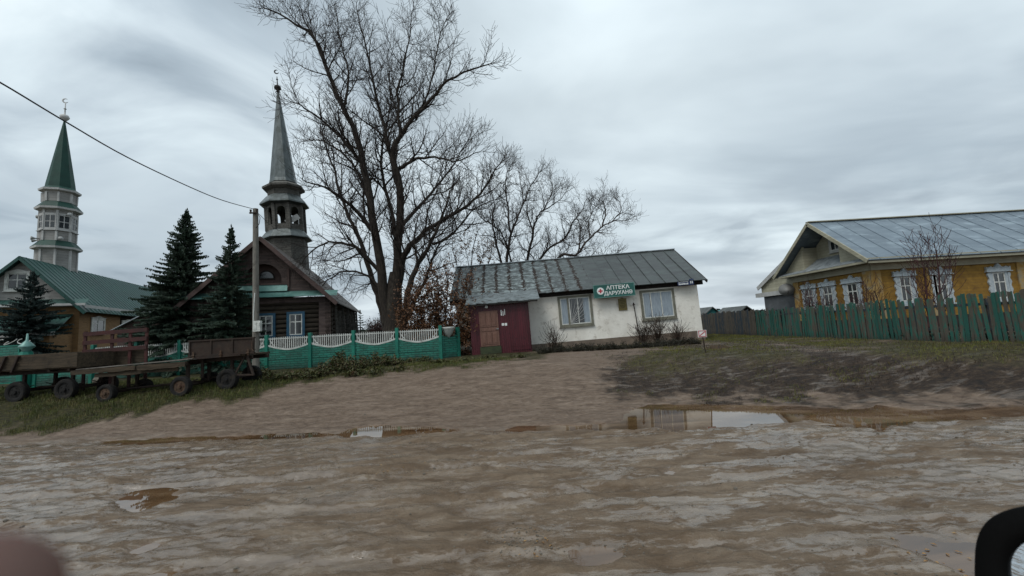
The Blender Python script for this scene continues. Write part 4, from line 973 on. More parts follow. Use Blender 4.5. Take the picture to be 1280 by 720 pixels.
# ================================================================== YELLOW HOUSE
HX, HY = 17.4, 19.3
yh = thing('yellow_house', 'ochre yellow wooden house with carved white windows and grey metal roof', 'house', (HX, HY, 1.0))
ez = 4.56-1.0; rz_ = 7.25-1.0; LH = 20.
mb = MB(); mb.bb(0, LH, 0, 5.4, -.6, ez-.05); mb.build('wall', MATS['yellow_wall'], yh)
mb = MB(); mb.bb(-.07, LH, -.08, -.001, -.6, .75); mb.bb(-.07, -.001, 0, 5.4, -.6, .75); mb.build('plinth', MATS['dark_board'], yh)
mb = MB()
for x in (.0, 2.6, 7.0, 11.5): mb = MB(); mb.bb(x if x else -.05, x+.42, -.05, -.002, .76, ez-.46); mb.build('pilaster', MATS['pilaster'], yh)
mb = MB(); mb.bb(-.05, -.002, -.001, .45, .76, ez-.46); mb.build('pilaster', MATS['pilaster'], yh)
mb = MB(); mb.bb(-.05, -.002, 4.95, 5.4, .76, ez-.46); mb.build('pilaster', MATS['pilaster'], yh)
mb = MB(); mb.bb(-.55, LH, -.5, .0, ez-.12, ez-.02); mb.bb(-.06, LH, -.10, -.053, ez-.45, ez-.121); mb.bb(-.55, LH, -.56, -.501, ez-.16, ez+.10); mb.bb(-.55, -.0, 0, 5.9, ez-.12, ez-.02); mb.bb(-.10, -.053, -.05, 5.4, ez-.45, ez-.121); mb.build('cornice', MATS['cream_siding'], yh)
# gable facing left
gy0, gy1, gya = -.45, 5.95, 2.85
mb = MB()
def gzz(y): return ez+(rz_-ez)*(1-abs(y-gya)/(gya+.45))-.08
for (ya, yb_) in ((-.3, 1.55), (4.15, 5.8)): 
    mb.prism([(-.12, ya, ez), (-.12, yb_, ez), (-.12, yb_, gzz(yb_)), (-.12, ya, max(ez+.01, gzz(ya)))], (.12, 0, 0))
mb.prism([(.75, 1.55, ez), (.75, 4.15, ez), (.75, 4.15, gzz(4.15)), (.75, gya, gzz(gya)), (.75, 1.55, gzz(1.55))], (.1, 0, 0))
mb.bb(-.0, .75, 1.45, 1.55, ez, gzz(1.55)-.02); mb.bb(0, .75, 4.15, 4.25, ez, gzz(4.2)-.04)
mb.build('gable', MATS['cream_siding'], yh)
mb = MB(); mb.prism([(-.5, -.4, ez+.0), (-.5, 5.9, ez+.0), (-.12, 5.9, ez+.16), (-.12, -.4, ez+.16)], (0, 0, .03)); mb.prism([(-.118, 1.56, ez+.17), (-.118, 4.14, ez+.17), (.74, 4.14, ez+.75), (.74, 1.56, ez+.75)], (0, 0, .03)); mb.build('skirt_roof', MATS['galvanised'], yh)
TL = Matrix.Rotation(R_(-90), 4, 'Z')   # facade facing -x : local x -> -Y
window(yh, Matrix.Translation((.74, 0, 0)) @ TL, -2.75, ez+1.45, .85, 1.0, 'trim_white', 'white_paint', .10, vert=(0,), horz=[(.3, -.95, .95)])
mb = MB()
RXX = -.55
def mkslope(mat, x0, x1, y0, z0, y1, z1, seam): return slopeplane('roof', yh, mat, x0, x1, y0, z0, y1, z1, .06, seam, .03)
mkslope('house_roof', -.60, LH, -.62, ez+.0, gya, rz_+.02, .95)
o = slopeplane('roof', yh, 'house_roof', -LH, .60, -.62+0, ez, gya, rz_+.02, .06, .95, .03); o.matrix_local = Matrix.Translation((0, 2*gya, 0)) @ Matrix.Rotation(pi, 4, 'Z') @ SLT[o.name]
mb = MB()
for y in (-.60, 6.3): mb.bar((-.62, y, ez-.06 ), (-.62, gya, rz_-.07), .05, .18)
mb.bar((-.6, gya, rz_+.05), (LH, gya, rz_+.05), .25, .05)
mb.build('bargeboard', MATS['cream_siding'], yh)
def yhx(px, py): p = at(px, py, HY); return p.x-HX, p.z-1.0
for (a, bq, c_, d_, lb) in ((1119, 344, 1144, 376, 1), (1164, 342, 1189, 374, 2), (1235, 338.5, 1263, 372, 3)):
    x0, z1 = yhx(a, bq); x1, z0 = yhx(c_, d_); window(yh, I, (x0+x1)/2, (z0+z1)/2-.05, x1-x0, z1-z0+.15, 'carved_white', 'white_paint', .13, vert=(-.1,), horz=[(.25, -.95, .95)], top='carved')
for xx in (12.3, 15.5): window(yh, I, xx, 2.15, 1.0, 1.4, 'carved_white', 'white_paint', .13, vert=(-.1,), horz=[(.25, -.95, .95)], top='carved')
for yy in (1.15, 2.75, 4.15): window(yh, TL, -yy, 2.05, .85, 1.35, 'carved_white', 'white_paint', .12, vert=(0,), horz=[(.25, -.95, .95)], top='carved')
# lower extension behind, wider gable
mb = MB(); mb.bb(.1, 9, 5.42, 8.6, -.6, 2.55); mb.build('extension_wall', MATS['grey_wall'], yh)
ey, ezl, ezh = 9.3, at(943, 361, HY+9.3).z-1.0, at(1003, 306, HY+4.6).z-1.0
mb = MB(); mb.prism([(.25, 4.6, ezh), (.25, ey, ezl), (.25, ey, ezl+.1), (.25, 4.6, ezh+.1)], (9, 0, 0)); mb.build('extension_roof', MATS['galvanised'], yh)
mb = MB(); mb.prism([(.3, 5.5, 2.55), (.3, ey-.2, 2.55), (.3, ey-.2, ezl), (.3, 5.5, ezh-(ezh-ezl)*.9/4.7)], (.15, 0, 0)); mb.build('extension_gable', MATS['cream_siding'], yh)
mb = MB(); mb.bar((.15, 4.6, ezh-.02), (.15, ey+.02, ezl-.02), .06, .26); mb.bar((.1, 5.5, 2.62), (.1, ey, 2.62), .3, .28); mb.build('extension_fascia', MATS['trim_white'], yh)
mb = MB(); mb.bb(.05, .098, 6.7, 8.0, .4, 1.55); mb.build('extension_window', MATS['glass_dark'], yh)
p = at(983, 362, 24.7)
sd_ = thing('satellite_dish', 'grey satellite dish on the corner of the grey extension', 'satellite dish', p); 
mb = MB(Matrix.Rotation(R_(-35), 4, 'Z') @ Matrix.Rotation(R_(65), 4, 'X')); mb.lathe([(.42, .0), (.30, -.07), (.15, -.11), (.02, -.125), (.02, -.115), (.15, -.095), (.3, -.055), (.415, .012)], 20); mb.build('reflector', MATS['dish'], sd_, smooth=True)
mb = MB(); mb.bar((0, .05, -.05), (.62, .1, -.25), .03, .03); mb.bar((0, 0, -.35), (-.15, -.4, -.1), .02, .02); mb.build('arm', MATS['rust'], sd_)
# far sheds and small houses beyond the fence
mk('far_teal', '1f5a5c', '2c6c6c', 2); mk('far_cream', '8d8468', 'a0967a', 2); mk('far_roof', '3c3f3e', '555856', 1)
def farhouse(px0, px1, pyt, pyb, Y, wallm, roofm, name, label, cat, gable=.5, win=True):
    a = at(px0, pyb, Y); c_ = at(px1, pyt, Y); w_ = c_.x-a.x; h_ = c_.z-1.0
    t_ = thing(name, label, cat, (a.x, Y, 1.0)); ehh = h_-gable
    mb = MB(); mb.bb(0, w_, 0, w_*1.2, -.5, ehh); mb.prism([(0, 0, ehh), (w_, 0, ehh), (w_/2, 0, h_)], (0, w_*1.2, 0)); mb.build('wall', MATS[wallm], t_)
    mb = MB(); rr = gable/(w_/2)
    for sg in (-1, 1): mb.prism([(w_/2, -.3, h_+.02), (w_/2+sg*(w_/2+.3), -.3, ehh-.3*rr+.02), (w_/2+sg*(w_/2+.3), -.3, ehh-.3*rr+.12), (w_/2, -.3, h_+.12)], (0, w_*1.2+.6, 0))
    mb.build('roof', MATS[roofm], t_)
    if win: window(t_, I, w_/2, ehh-.6, .9, .9, 'white_paint', 'white_paint', .1)
    return t_
farhouse(878, 902, 384, 395, 48, 'far_teal', 'far_roof', 'far_cottage', 'far small teal cottage with white window beyond the plank fence', 'cottage', gable=1.0)
farhouse(896, 922, 387, 397, 54, 'far_cream', 'far_teal', 'far_barn', 'far cream barn with green roof edge beyond the plank fence', 'barn', gable=.6, win=False)
t_ = farhouse(912, 952, 382.5, 396, 38, 'dark_board', 'far_roof', 'far_shed', 'dark low shed with grey roof left of the yellow house', 'shed', gable=1.2, win=False)

camscale(lm)
# ================================================================== TEAL CONCRETE FENCE
random.seed(21)
FY = 18.7
xe = at(551, 430, FY).x; zt = at(551, 408, FY).z; 
fz = 1.0
tf = thing('concrete_fence', 'teal concrete panel fence with white openwork tops before the log mosque', 'fence', (xe, FY, fz))
PW = 2.02; FHt = 1.52
def frange(n):
    pass
def panel(parent, T, Wp):
    n = 16; mb = MB(T)
    def wave(u): return .98+.20*(abs(2*u-1)**1.6)-.02
    A_ = [(.07+(Wp-.14)*i/n, -.03, -.15) for i in range(n+1)]; B_ = [(.07+(Wp-.14)*i/n, -.03, wave(i/n)-.09) for i in range(n+1)]
    mb.strip(A_, B_, (0, .06, 0)); mb.bb(.07, Wp-.07, -.045, -.031, .46, .50)
    P = mb.build('panel', MATS['teal_panel'], parent)
    mb = MB(T); A_ = [(.07+(Wp-.14)*i/n, -.035, wave(i/n)-.088) for i in range(n+1)]; B_ = [(x, y, z+.075) for x, y, z in A_]
    mb.strip(A_, B_, (0, .07, 0))
    k = 19
    for i in range(1, k):
        u = i/k; x = .07+(Wp-.14)*u; z0 = wave(u)-.03
        mb.bb(x-.018, x+.018, -.02, .02, z0, FHt-.05+.02*sin(u*pi)); 
    mb.bb(.07, Wp-.07, -.022, .022, FHt-.13, FHt-.09)
    for sg, xx in ((1, .07), (-1, Wp-.07)):
        pts = [(xx+sg*.30*sin(a*.2), 0, FHt-.10-.30*(1-cos(a*.2))) for a in range(8)]
        mb.tube([(xx+sg*(.02+.28*(i/7)**.8), 0, FHt-.06-.36*(1-(1-i/7)**2.)) for i in range(8)], .022, 5)
    mb.build('openwork', MATS['white_concrete'], parent)
def post(parent, x, h=FHt+.06, T=None):
    mb = MB(T); mb.bb(x-.072, x+.072, -.085, .085, -.3, h); mb.prism([(x-.072, -.085, h), (x+.072, -.085, h), (x+.072, .085, h), (x-.072, .085, h)], (0, 0, .03)); mb.build('post', MATS['teal_concrete'], parent, bevel=.01)
for i in range(8):
    if i in (6,): pass
    panel(tf, Matrix.Translation((-PW*(i+1), 0, 0)), PW)
for i in range(9): post(tf, -PW*i)
# short return towards the pharmacy
TR = Matrix.Rotation(R_(38), 4, 'Z'); n = 8
mb = MB(TR); mb.strip([(.07+.8*i/n, -.03, -.2) for i in range(n+1)], [(.07+.8*i/n, -.03, 1.15-.1*sin(pi*i/n)) for i in range(n+1)], (0, .06, 0)); mb.build('panel', MATS['teal_panel'], tf)
mb = MB(TR @ Matrix.Translation((.42, 0, 0))); mb.lathe([(.02, 1.0), (.08, 1.08), (.20, 1.22), (.30, 1.44), (.33, 1.50), (.28, 1.52)], 12); mb.build('vase_ornament', MATS['white_concrete'], tf, smooth=True)
post(tf, .92, 1.45, TR)
camscale(tf)
# low gate section and turret post at far left
gp_ = at(33, 440, 17.8)
gt = thing('gate_post', 'teal turret shaped gate post with ball finial behind the leftmost cart', 'gate post', (gp_.x, 17.8, 1.0))
hh_ = at(33, 417, 17.8).z-1.0
mb = MB(); mb.lathe([(.24, -.3), (.24, hh_-.95), (.20, hh_-.80)], 8, (0, 0, 0), pi/8); mb.build('shaft', MATS['teal_concrete'], gt)
mb = MB(); mb.lathe([(.18, hh_-.80), (.14, hh_-.72), (.27, hh_-.60), (.26, hh_-.55), (.12, hh_-.38), (.05, hh_-.30), (.03, hh_)], 10); mb.build('finial', MATS['pale_teal_metal'], gt, smooth=True)
g0 = at(-30, 440, 17.8).x; 
gg_ = thing('yard_gate', 'dark teal metal gate leaf with white scrollwork left of the turret post', 'gate', (g0, 17.8, 1.0))
wg = gp_.x-g0-.3; mb = MB(); ztop = at(10, 432, 17.8).z-1.0
for z in (.1, ztop-.05): mb.bb(0, wg, -.02, .02, z, z+.06)
for x in (0, wg-.06, wg*.5): mb.bb(x, x+.06, -.025, .025, -.1, ztop+.01)
mb.build('frame', MATS['teal_concrete'], gg_)
mb = MB(); mb.bb(.06, wg-.06, -.01, .01, .17, ztop-.06); mb.build('sheet', MATS['teal_panel'], gg_)
mb = MB()
for k in range(4):
    x = .3+k*.6; mb.tube([(x+.28*cos(a*.55), -.0, ztop+.16+.12*sin(a*.55+k)) for a in range(9)], .018, 5)
mb.build('scrollwork', MATS['white_concrete'], gg_)
xl0, xl1 = gp_.x+.35, xe-PW*8+.8
if xl1 > xl0+1:
    lf = thing('low_fence', 'low solid teal fence wall hidden behind the carts, right of the turret post', 'fence', (xl0, 17.9, 1.0)); Lw = xl1-xl0; kk = max(1, round(Lw/2)); s_ = Lw/kk
    for i in range(kk): mb = MB(); mb.bb(i*s_+.07, (i+1)*s_-.07, -.03, .03, -.3, .62); mb.build('panel', MATS['teal_panel'], lf)
    for i in range(kk+1): mb = MB(); mb.bb(i*s_-.068, i*s_+.068, -.07, .07, -.3, .72); mb.build('post', MATS['teal_concrete'], lf)
# red plank railing behind the carts
YR = 15.2; a = at(108, 415, YR); c_ = at(186, 412, YR); bz_ = at(140, 440, YR).z
rl = thing('plank_railing', 'dark red three plank railing standing behind the old carts', 'railing', (a.x, YR, hz(a.x, YR)))
Lr = c_.x-a.x; o0 = hz(a.x, YR); zt_ = a.z-o0; zb2 = bz_-o0
mk('dark_red_paint', '2b0f0c', '3f1713', 3, rough=.7, bump=.3, dirt=('22100d', 5, .52, .7))
for u in (0, .43, .72, .98):
    mb = MB(); mb.bb(Lr*u-.05, Lr*u+.05, -.05, .0, -.3, zt_+.02); mb.build('post', MATS['dark_red_paint'], rl)
for u in (.93, .52, .12):
    z = zb2+(zt_-zb2)*u; mb = MB(); mb.bar((-.04, -.07, z-.03), (Lr, -.07, z+.02), .03, .15); mb.build('rail', MATS['dark_red_paint'], rl)
# ================================================================== UTILITY POLE + CABLE
q = hit(320, 467); PYp = q.y; zt0 = at(319.5, 261, PYp)
up_ = thing('utility_pole', 'weathered grey utility pole with white meter box in front of the teal fence', 'utility pole', q)
tx, tz = zt0.x-q.x, zt0.z-q.z
mb = MB(); mb.tube([(0, 0, -.4), (tx*.5, 0, tz*.5), (tx, 0, tz)], [.155, .135, .115], 12); mb.build('post', MATS['pole_concrete'], up_, smooth=False)
mzx = at(325.5, 408, PYp); mz = mzx.z-q.z; mxx = mzx.x-q.x
mb = MB(); mb.bb(mxx-.17, mxx+.17, -.30, -.13, mz-.24, mz+.26); mb.bb(mxx-.13, mxx+.0, -.315, -.301, mz-.16, mz+.18); mb.bb(mxx+.03, mxx+.14, -.315, -.301, mz+.02, mz+.18); bx_ = mb.build('meter_box', MATS['white_paint'], up_, bevel=.01)
mb = MB(); mb.tube([(mxx-.24, -.14, mz-.1), (mxx-.24, -.14, mz+.6), (mxx-.2, -.12, mz+1.6)], .028, 6); mb.build('conduit', MATS['white_paint'], up_)
mb = MB(); mb.bb(tx-.19, tx+.19, -.19, -.12, tz-.28, tz-.22); mb.tube([(tx+.16, -.15, tz-.25), (tx+.16, -.15, tz-.08)], [.035, .05], 8); mb.tube([(tx-.14, -.15, tz-.25), (tx-.14, -.15, tz-.08)], [.035, .05], 8)
mb.tube([(tx+.16, -.15, tz-.2), (tx+.32, -.15, tz-.5), (tx+.26, -.12, tz-.8), (tx+.1, -.12, tz-1.0)], .015, 5); mb.build('insulator_bracket', MATS['rust'], up_)
pts = []
cpx = [(-140, 20), (-60, 72), (0, 103), (80, 151), (160, 197), (240, 235), (280, 251), (316, 261)]
for (x, y) in cpx:
    u = (x+140)/456.; Yd = 1/((1-u)/5.6+u/(PYp-.1)); pts.append(at(x, y, Yd))
o = thing('power_cable', 'thin black power cable rising from the pole top to the upper left', 'cable', (0, 0, 0))
bpy.data.objects.remove(o)
mk('cable', '141416', '1d1d20', 3, rough=.5, bump=0)
fine_ = []
for i in range(len(pts)-1):
    for k in range(5):
        u = k/5; p_ = [pts[max(0, i-1)], pts[i], pts[i+1], pts[min(len(pts)-1, i+2)]]
        fine_.append(.5*((2*p_[1])+(-p_[0]+p_[2])*u+(2*p_[0]-5*p_[1]+4*p_[2]-p_[3])*u*u+(-p_[0]+3*p_[1]-3*p_[2]+p_[3])*u**3))
fine_.append(pts[-1]); mb = MB(); mb.tube(fine_, .016, 6); o = mb.build('power_cable', MATS['cable']); tag(o, 'long thin overhead cable sloping from the pole top to the upper left', 'cable')
p0_ = Vector((q.x+tx+.1, q.y, q.z+tz-.2)); p1_ = at(367, 291, 25.5); mid = (p0_+p1_)/2-Vector((0, 0, .35))
mb = MB(); mb.tube([p0_, p0_.lerp(mid, .5)-Vector((0, 0, .08)), mid, mid.lerp(p1_, .5)-Vector((0, 0, .08)), p1_], .012, 5); o = mb.build('service_cable', MATS['cable']); tag(o, 'short drooping cable from the pole to the log mosque gable', 'cable')
# ================================================================== CARTS
def undercar(mb, x, r, y0, y1, ztop):
    for y in (y0+.12, y1-.12):
        mb.bb(x-.045, x+.045, y-.04, y+.04, r+.02, ztop)
        for k, hl in enumerate((.34, .26, .18)):
            mb.tube([(x-hl, y, r+.13+k*-.025+.06), (x, y, r+.05-k*.02+.03), (x+hl, y, r+.13+k*-.025+.06)], .016, 4)
    mb.bar((x-.05, y0, r+.06), (x-.05, y1, r+.06), .05, .05)
mk('old_plank', '2b2419', '463b2d', 3, sc3=(.6, 5, 5), rough=.9, bump=.6, dirt=('241d15', 3, .52, .7), rand=.15)
mk('tyre', '0b0b0b', '161412', 6, rough=.9, bump=.5, dirt=('332c22', 3, .55, .6))
def wheel(parent, x, y, r, w=.2, tilt=0, name='wheel', hub='rust_pale'):
    T = Matrix.Translation((x, y, r)) @ Matrix.Rotation(tilt, 4, 'Y') @ Matrix.Rotation(R_(90), 4, 'X')
    mb = MB(T); prof = [(r*.60, -w*.42), (r*.72, -w*.5), (r*.93, -w*.5), (r, -w*.3), (r, w*.3), (r*.93, w*.5), (r*.72, w*.5), (r*.60, w*.42)]
    n = 28; vs = []; fs = []
    for k in range(n):
        a = 2*pi*k/n
        for (rr, zz_) in prof: vs.append((rr*cos(a), rr*sin(a), zz_))
    m_ = len(prof)
    for k in range(n):
        for j in range(m_): a0 = k*m_+j; a1 = k*m_+(j+1) % m_; b0 = ((k+1) % n)*m_+j; b1 = ((k+1) % n)*m_+(j+1) % m_; fs.append((a0, a1, b1, b0))
    mb.add(vs, fs)
    for k in range(22):
        a = 2*pi*k/22
        mb.add([(r*1.02*cos(a+s_*.07+tt), r*1.02*sin(a+s_*.07+tt), z_) for (s_, tt, z_) in ((-.6, 0, -w*.35), (.6, 0, -w*.35), (.6, .12, w*.35), (-.6, .12, w*.35))], [(0, 1, 2, 3)])
    W = mb.build(name, MATS['tyre'], parent)
    mb = MB(T); mb.lathe([(r*.05, -w*.30), (r*.28, -w*.30), (r*.32, -w*.12), (r*.58, -w*.16), (r*.615, -w*.38), (r*.615, w*.38), (r*.55, w*.3), (r*.2, w*.35), (r*.18, w*.55), (r*.04, w*.58)], 24)
    for k in range(5): a = 2*pi*k/5; mb.lathe([(.018, w*.33), (.018, w*.42)], 6, (r*.38*cos(a), r*.38*sin(a), 0))
    mb.build('rim', MATS[hub], W)
    return W
def ragged(mb, x0, x1, y, z0, z1, th=.035, n=12, amp=.02, sagL=0, sagR=0):
    A_ = []; B_ = []
    for i in range(n+1):
        u = i/n; x = x0+(x1-x0)*u; dz = sagL*(1-u)+sagR*u
        A_.append((x, y, z0+dz+random.uniform(-amp, amp))); B_.append((x, y, z1+dz+random.uniform(-amp, amp)))
    mb.strip(A_, B_, (0, th, 0))
# cart A (left edge, mostly cut by frame)
def place(px, py, off=0): return hit(px, py)
qa = hit(46, 502); YA = qa.y; print('cartA', qa)
xa0 = at(-75, 470, YA).x; xa1 = at(97, 450, YA).x; za = lambda y, x=60, Y=YA: at(x, y, Y).z-qa.z
ca = thing('farm_cart', 'leftmost weathered grey plank cart with diagonal stakes, cut by the left edge', 'cart', (xa0, YA, qa.z), group='old farm carts on the verge')
LA = xa1-xa0; top = za(442); bot = za(460)
for (z0, z1, y) in ((bot, (top+bot)/2-.012, 0), ((top+bot)/2+.012, top, 0)):
    mb = MB(); ragged(mb, 0, LA, y-.02, z0, z1, amp=.012, n=20); mb.build('side_board', MATS['old_plank'], ca)
mb = MB(); ragged(mb, 0, LA, 1.7, bot, top, amp=.012, n=20); mb.build('side_board', MATS['old_plank'], ca)
mb = MB(); mb.bb(0, LA, .02, 1.72, bot-.05, bot-.0); mb.build('bed', MATS['old_plank'], ca)
for x in (0., LA-.04): mb = MB(); mb.bb(x, x+.04, .02, 1.69, bot+.002, top-.03); mb.build('end_board', MATS['old_plank'], ca)
mb = MB(); 
for y in (.3, 1.35): mb.bb(.1, LA-.15, y, y+.09, bot-.20, bot-.052)
for x in (.9, 1.9, LA-1.1, LA-.4): mb.bb(x, x+.08, .05, 1.65, bot-.13, bot-.053)
mb.build('chassis', MATS['rust'], ca)
for x in (at(8, 450, YA).x-xa0, at(24, 450, YA).x-xa0): mb = MB(); mb.bar((x-.16, -.06, bot-.08), (x+.05, -.06, top-.02), .07, .05); mb.build('stake', MATS['rust'], ca)
rw = .36
for px in (14, 76): 
    x = at(px, 485, YA).x-xa0
    wheel(ca, x, .18, rw, hub='tyre'); wheel(ca, x+.05, 1.55, rw, hub='tyre')
    mb = MB(); mb.tube([(x, .2, rw), (x, 1.5, rw)], .04, 8); undercar(mb, x, rw, .25, 1.45, bot-.15); mb.build('axle', MATS['rust'], ca)
mb = MB(); mb.tube([(at(22, 480, YA).x-xa0, .6, rw+.1), (at(74, 480, YA).x-xa0, .8, rw+.1)], .035, 6); mb.build('drawbar', MATS['rust'], ca)
# cart B (flat bed of loose planks, front wheel sunk)
qb = hit(225, 497); YB2 = qb.y; print('cartB', qb)
xb0 = at(92, 470, YB2).x; xb1 = at(233, 455, YB2).x; LBB = xb1-xb0
cb = thing('flatbed_cart', 'low flatbed cart of loose weathered planks with rusty wheels, middle of the row', 'cart', (xb0, YB2, qb.z), group='old farm carts on the verge')
zL = at(95, 463, YB2).z-qb.z; zR = at(232, 451, YB2).z-qb.z
def bedz(x): return zL+(zR-zL)*x/LBB
for k in range(4):
    f0 = [(-.02, .55), (.3, 1.), (.18, .92), (.58, 1.)][k]; dz = [-.0, -.015, -.17, -.02][k]; th = [.15, .15, .13, .17][k]; yy = [-.04, .0, .02, -.06][k]
    x0, x1 = f0[0]*LBB, f0[1]*LBB; mb = MB(); n = 14; A_, B_ = [], []
    for i in range(n+1): x = x0+(x1-x0)*i/n; A_.append((x, yy, bedz(x)+dz-th+random.uniform(-.014, .014))); B_.append((x, yy, bedz(x)+dz+random.uniform(-.008, .008)))
    mb.strip(A_, B_, (0, .035, 0)); mb.build('side_plank', MATS['old_plank'], cb)
mb = MB(); mk('wet_plank', '55504a', '78736b', 3, sc3=(.5, 6, 1), rough=.45, bump=.4, dirt=('3a342d', 3, .5, .7), rand=.1)
for k in range(9):
    y = .04+k*.19; mb = MB(); x0, x1 = random.uniform(-.1, .2), LBB-random.uniform(-.05, .1); mb.prism([(x0, y, bedz(x0)+.01), (x1, y, bedz(x1)+.01+random.uniform(0, .03)), (x1, y+.175, bedz(x1)+.01), (x0, y+.175, bedz(x0)+.01)], (0, 0, .03)); mb.build('bed_plank', MATS['wet_plank'], cb)
mb = MB(); x0 = at(96, 450, YB2+1.55).x-xb0; x1 = at(182, 450, YB2+1.55).x-xb0; zz0 = at(96, 463, YB2+1.55).z-qb.z; zz1 = at(96, 442, YB2+1.55).z-qb.z; zz2 = at(182, 452, YB2+1.55).z-qb.z; zz3 = at(182, 434, YB2+1.55).z-qb.z
mb.prism([(x0, 1.6, zz0), (x1, 1.6, zz2), (x1, 1.6, zz3), (x0, 1.6, zz1)], (0, .04, 0)); mb.build('headboard', MATS['old_plank'], cb); cb.children[-1]['label'] = 'tall mossy brown rear board'
mb = MB()
for x in (x0+.06, x1-.1, (x0+x1)/2): mb.bb(x, x+.05, 1.64, 1.69, bedz(x)-.1, zz1+.0)
mb.build('board_brace', MATS['rust'], cb)
mb = MB()
for y in (.35, 1.25): mb.bar((.5, y, bedz(.5)-.09), (LBB-.2, y, bedz(LBB-.2)-.1), .08, .14)
mb.build('chassis', MATS['rust'], cb)
xw = at(225, 482, YB2).x-xb0; wheel(cb, xw, .05, .335, .19); wheel(cb, xw-.1, 1.5, .335, .19, hub='tyre')
mb = MB(); mb.tube([(xw, .15, .335), (xw-.1, 1.4, .335)], .045, 8); undercar(mb, xw, .335, .2, 1.4, bedz(xw)-.14); mb.build('axle', MATS['rust'], cb)
xw2 = at(130, 490, YB2).x-xb0; zoff = hz(xb0+xw2, YB2)-qb.z
W_ = wheel(cb, xw2, .1, .30, .2, R_(0)); W_.location.z += zoff-.03; W_ = wheel(cb, xw2+.15, 1.3, .30, .2, hub='tyre'); W_.location.z += zoff
mb = MB(); mb.tube([(xw2, .2, .28+zoff), (xw2+.15, 1.2, .28+zoff)], .045, 8); undercar(mb, xw2, .28+zoff, .2, 1.3, bedz(xw2)-.1); mb.tube([(xw2+.1, .7, .32+zoff), (xw-.1, .8, .4)], .04, 6); mb.build('axle', MATS['rust'], cb)
# cart C (rusty box trailer)
qc = hit(282, 488); YC = qc.y; print('cartC', qc)
xc0 = at(237, 440, YC).x; xc1 = at(318, 436, YC).x; LC = xc1-xc0
cc_ = thing('box_trailer', 'rusty brown box trailer with raised side board nearest the utility pole', 'trailer', (xc0, YC, qc.z), group='old farm carts on the verge')
zc1 = at(280, 425, YC).z-qc.z; zc0 = at(280, 442, YC).z-qc.z
mb = MB(); mb.bb(0, LC, -.02, .02, zc0, zc1); 
for x in (0, LC*.33, LC*.66, LC-.05): mb.bb(x, x+.05, -.05, -.021, zc0, zc1+.0)
mb.bb(-.02, LC+.02, -.055, .03, zc1+.001, zc1+.05); mb.bb(-.02, LC+.02, -.058, .025, zc0-.05, zc0-.001); mb.build('side_board', MATS['rust'], cc_)
for x in (0.001,): mb = MB(); mb.bb(x, x+.04, .021, 1.499, zc0, zc1-.04); mb.build('end_board', MATS['rust'], cc_)
mb = MB(); mb.bb(-.15, LC-.35, -.0, 1.5, zc0-.12, zc0-.055); mb.build('bed', MATS['old_plank'], cc_)
mb = MB()
for y in (.25, 1.2): mb.bb(-.2, LC-.25, y, y+.08, zc0-.27, zc0-.121)
mb.bar((-.2, -.03, zc0-.12), (LC*.8, -.03, zc0-.05), .05, .09)
mb.build('chassis', MATS['rust'], cc_)
xw = at(282, 475, YC).x-xc0; wheel(cc_, xw, .1, .36, .2, hub='tyre'); wheel(cc_, xw, 1.4, .36, .2, hub='tyre')
mb = MB(); mb.tube([(xw, .2, .36), (xw, 1.3, .36)], .045, 8); undercar(mb, xw, .36, .2, 1.35, zc0-.2); mb.build('axle', MATS['rust'], cc_)
for u in (.08, .5, .92):
    mb = MB(); mb.bb(LC*u-.03, LC*u+.03, -.075, -.056, zc0-.10, zc0+.12); mb.tube([(LC*u-.05, -.08, zc0-.02), (LC*u+.05, -.08, zc0-.02)], .02, 6); mb.build('hinge', MATS['rust_pale'], cc_)
mb = MB(); mb.tube([(LC-.03, -.09, zc1-.1), (LC-.03, -.09, zc0+.1), (LC+.03, -.09, zc0+.04)], .014, 5); mb.build('latch', MATS['rust_pale'], cc_)
mb = MB(); 
for k in range(5): q_ = random.uniform(.1, .9)*LC; mb.bar((q_-.5, .2+.2*k, zc0-.03+.03*k), (q_+.5, .25+.22*k, zc0+.03*k), .10, .03)
mb.build('loose_plank', MATS['old_plank'], cc_)
mb = MB(); mb.bar((LC-.35, .1, zc0-.05), (LC-.05, .05, .45), .05, .07); mb.bar((LC-.75, .1, .5), (LC-.02, .05, .47), .05, .05); mb.bar((LC-.35, .1, zc0-.05), (LC-.75, .1, .5), .05, .05); mb.bar((xw-.95, .6, .42), (xw-.2, .7, .40), .04, .04); mb.bar((xw-.9, .1, zc0-.1), (xw-.9, .1, .45), .08, .05); mb.build('towing_bracket', MATS['rust'], cc_)
# boulder between the carts
q = hit(99, 486); mb = MB(); bmx = bmesh.new(); bmesh.ops.create_icosphere(bmx, subdivisions=3, radius=.3)
for v_ in bmx.verts: p_ = v_.co; k = 1+.22*float(fbm(np.array([p_.x*4+3]), np.array([p_.y*4+p_.z*5]), 3, 3)[0])*2; v_.co = Vector((p_.x*1.3*k, p_.y*k, max(-.1, p_.z*.85*k)+.08))
me = bpy.data.meshes.new('boulder'); bmx.to_mesh(me); bmx.free(); me.materials.append(MATS['stone']); o = bpy.data.objects.new('boulder', me); COL.objects.link(o); o.location = q+Vector((0, 1.0, .15)); tag(o, 'rounded grey boulder on the grass between the two left carts', 'boulder')
for f in me.polygons: f.use_smooth = True
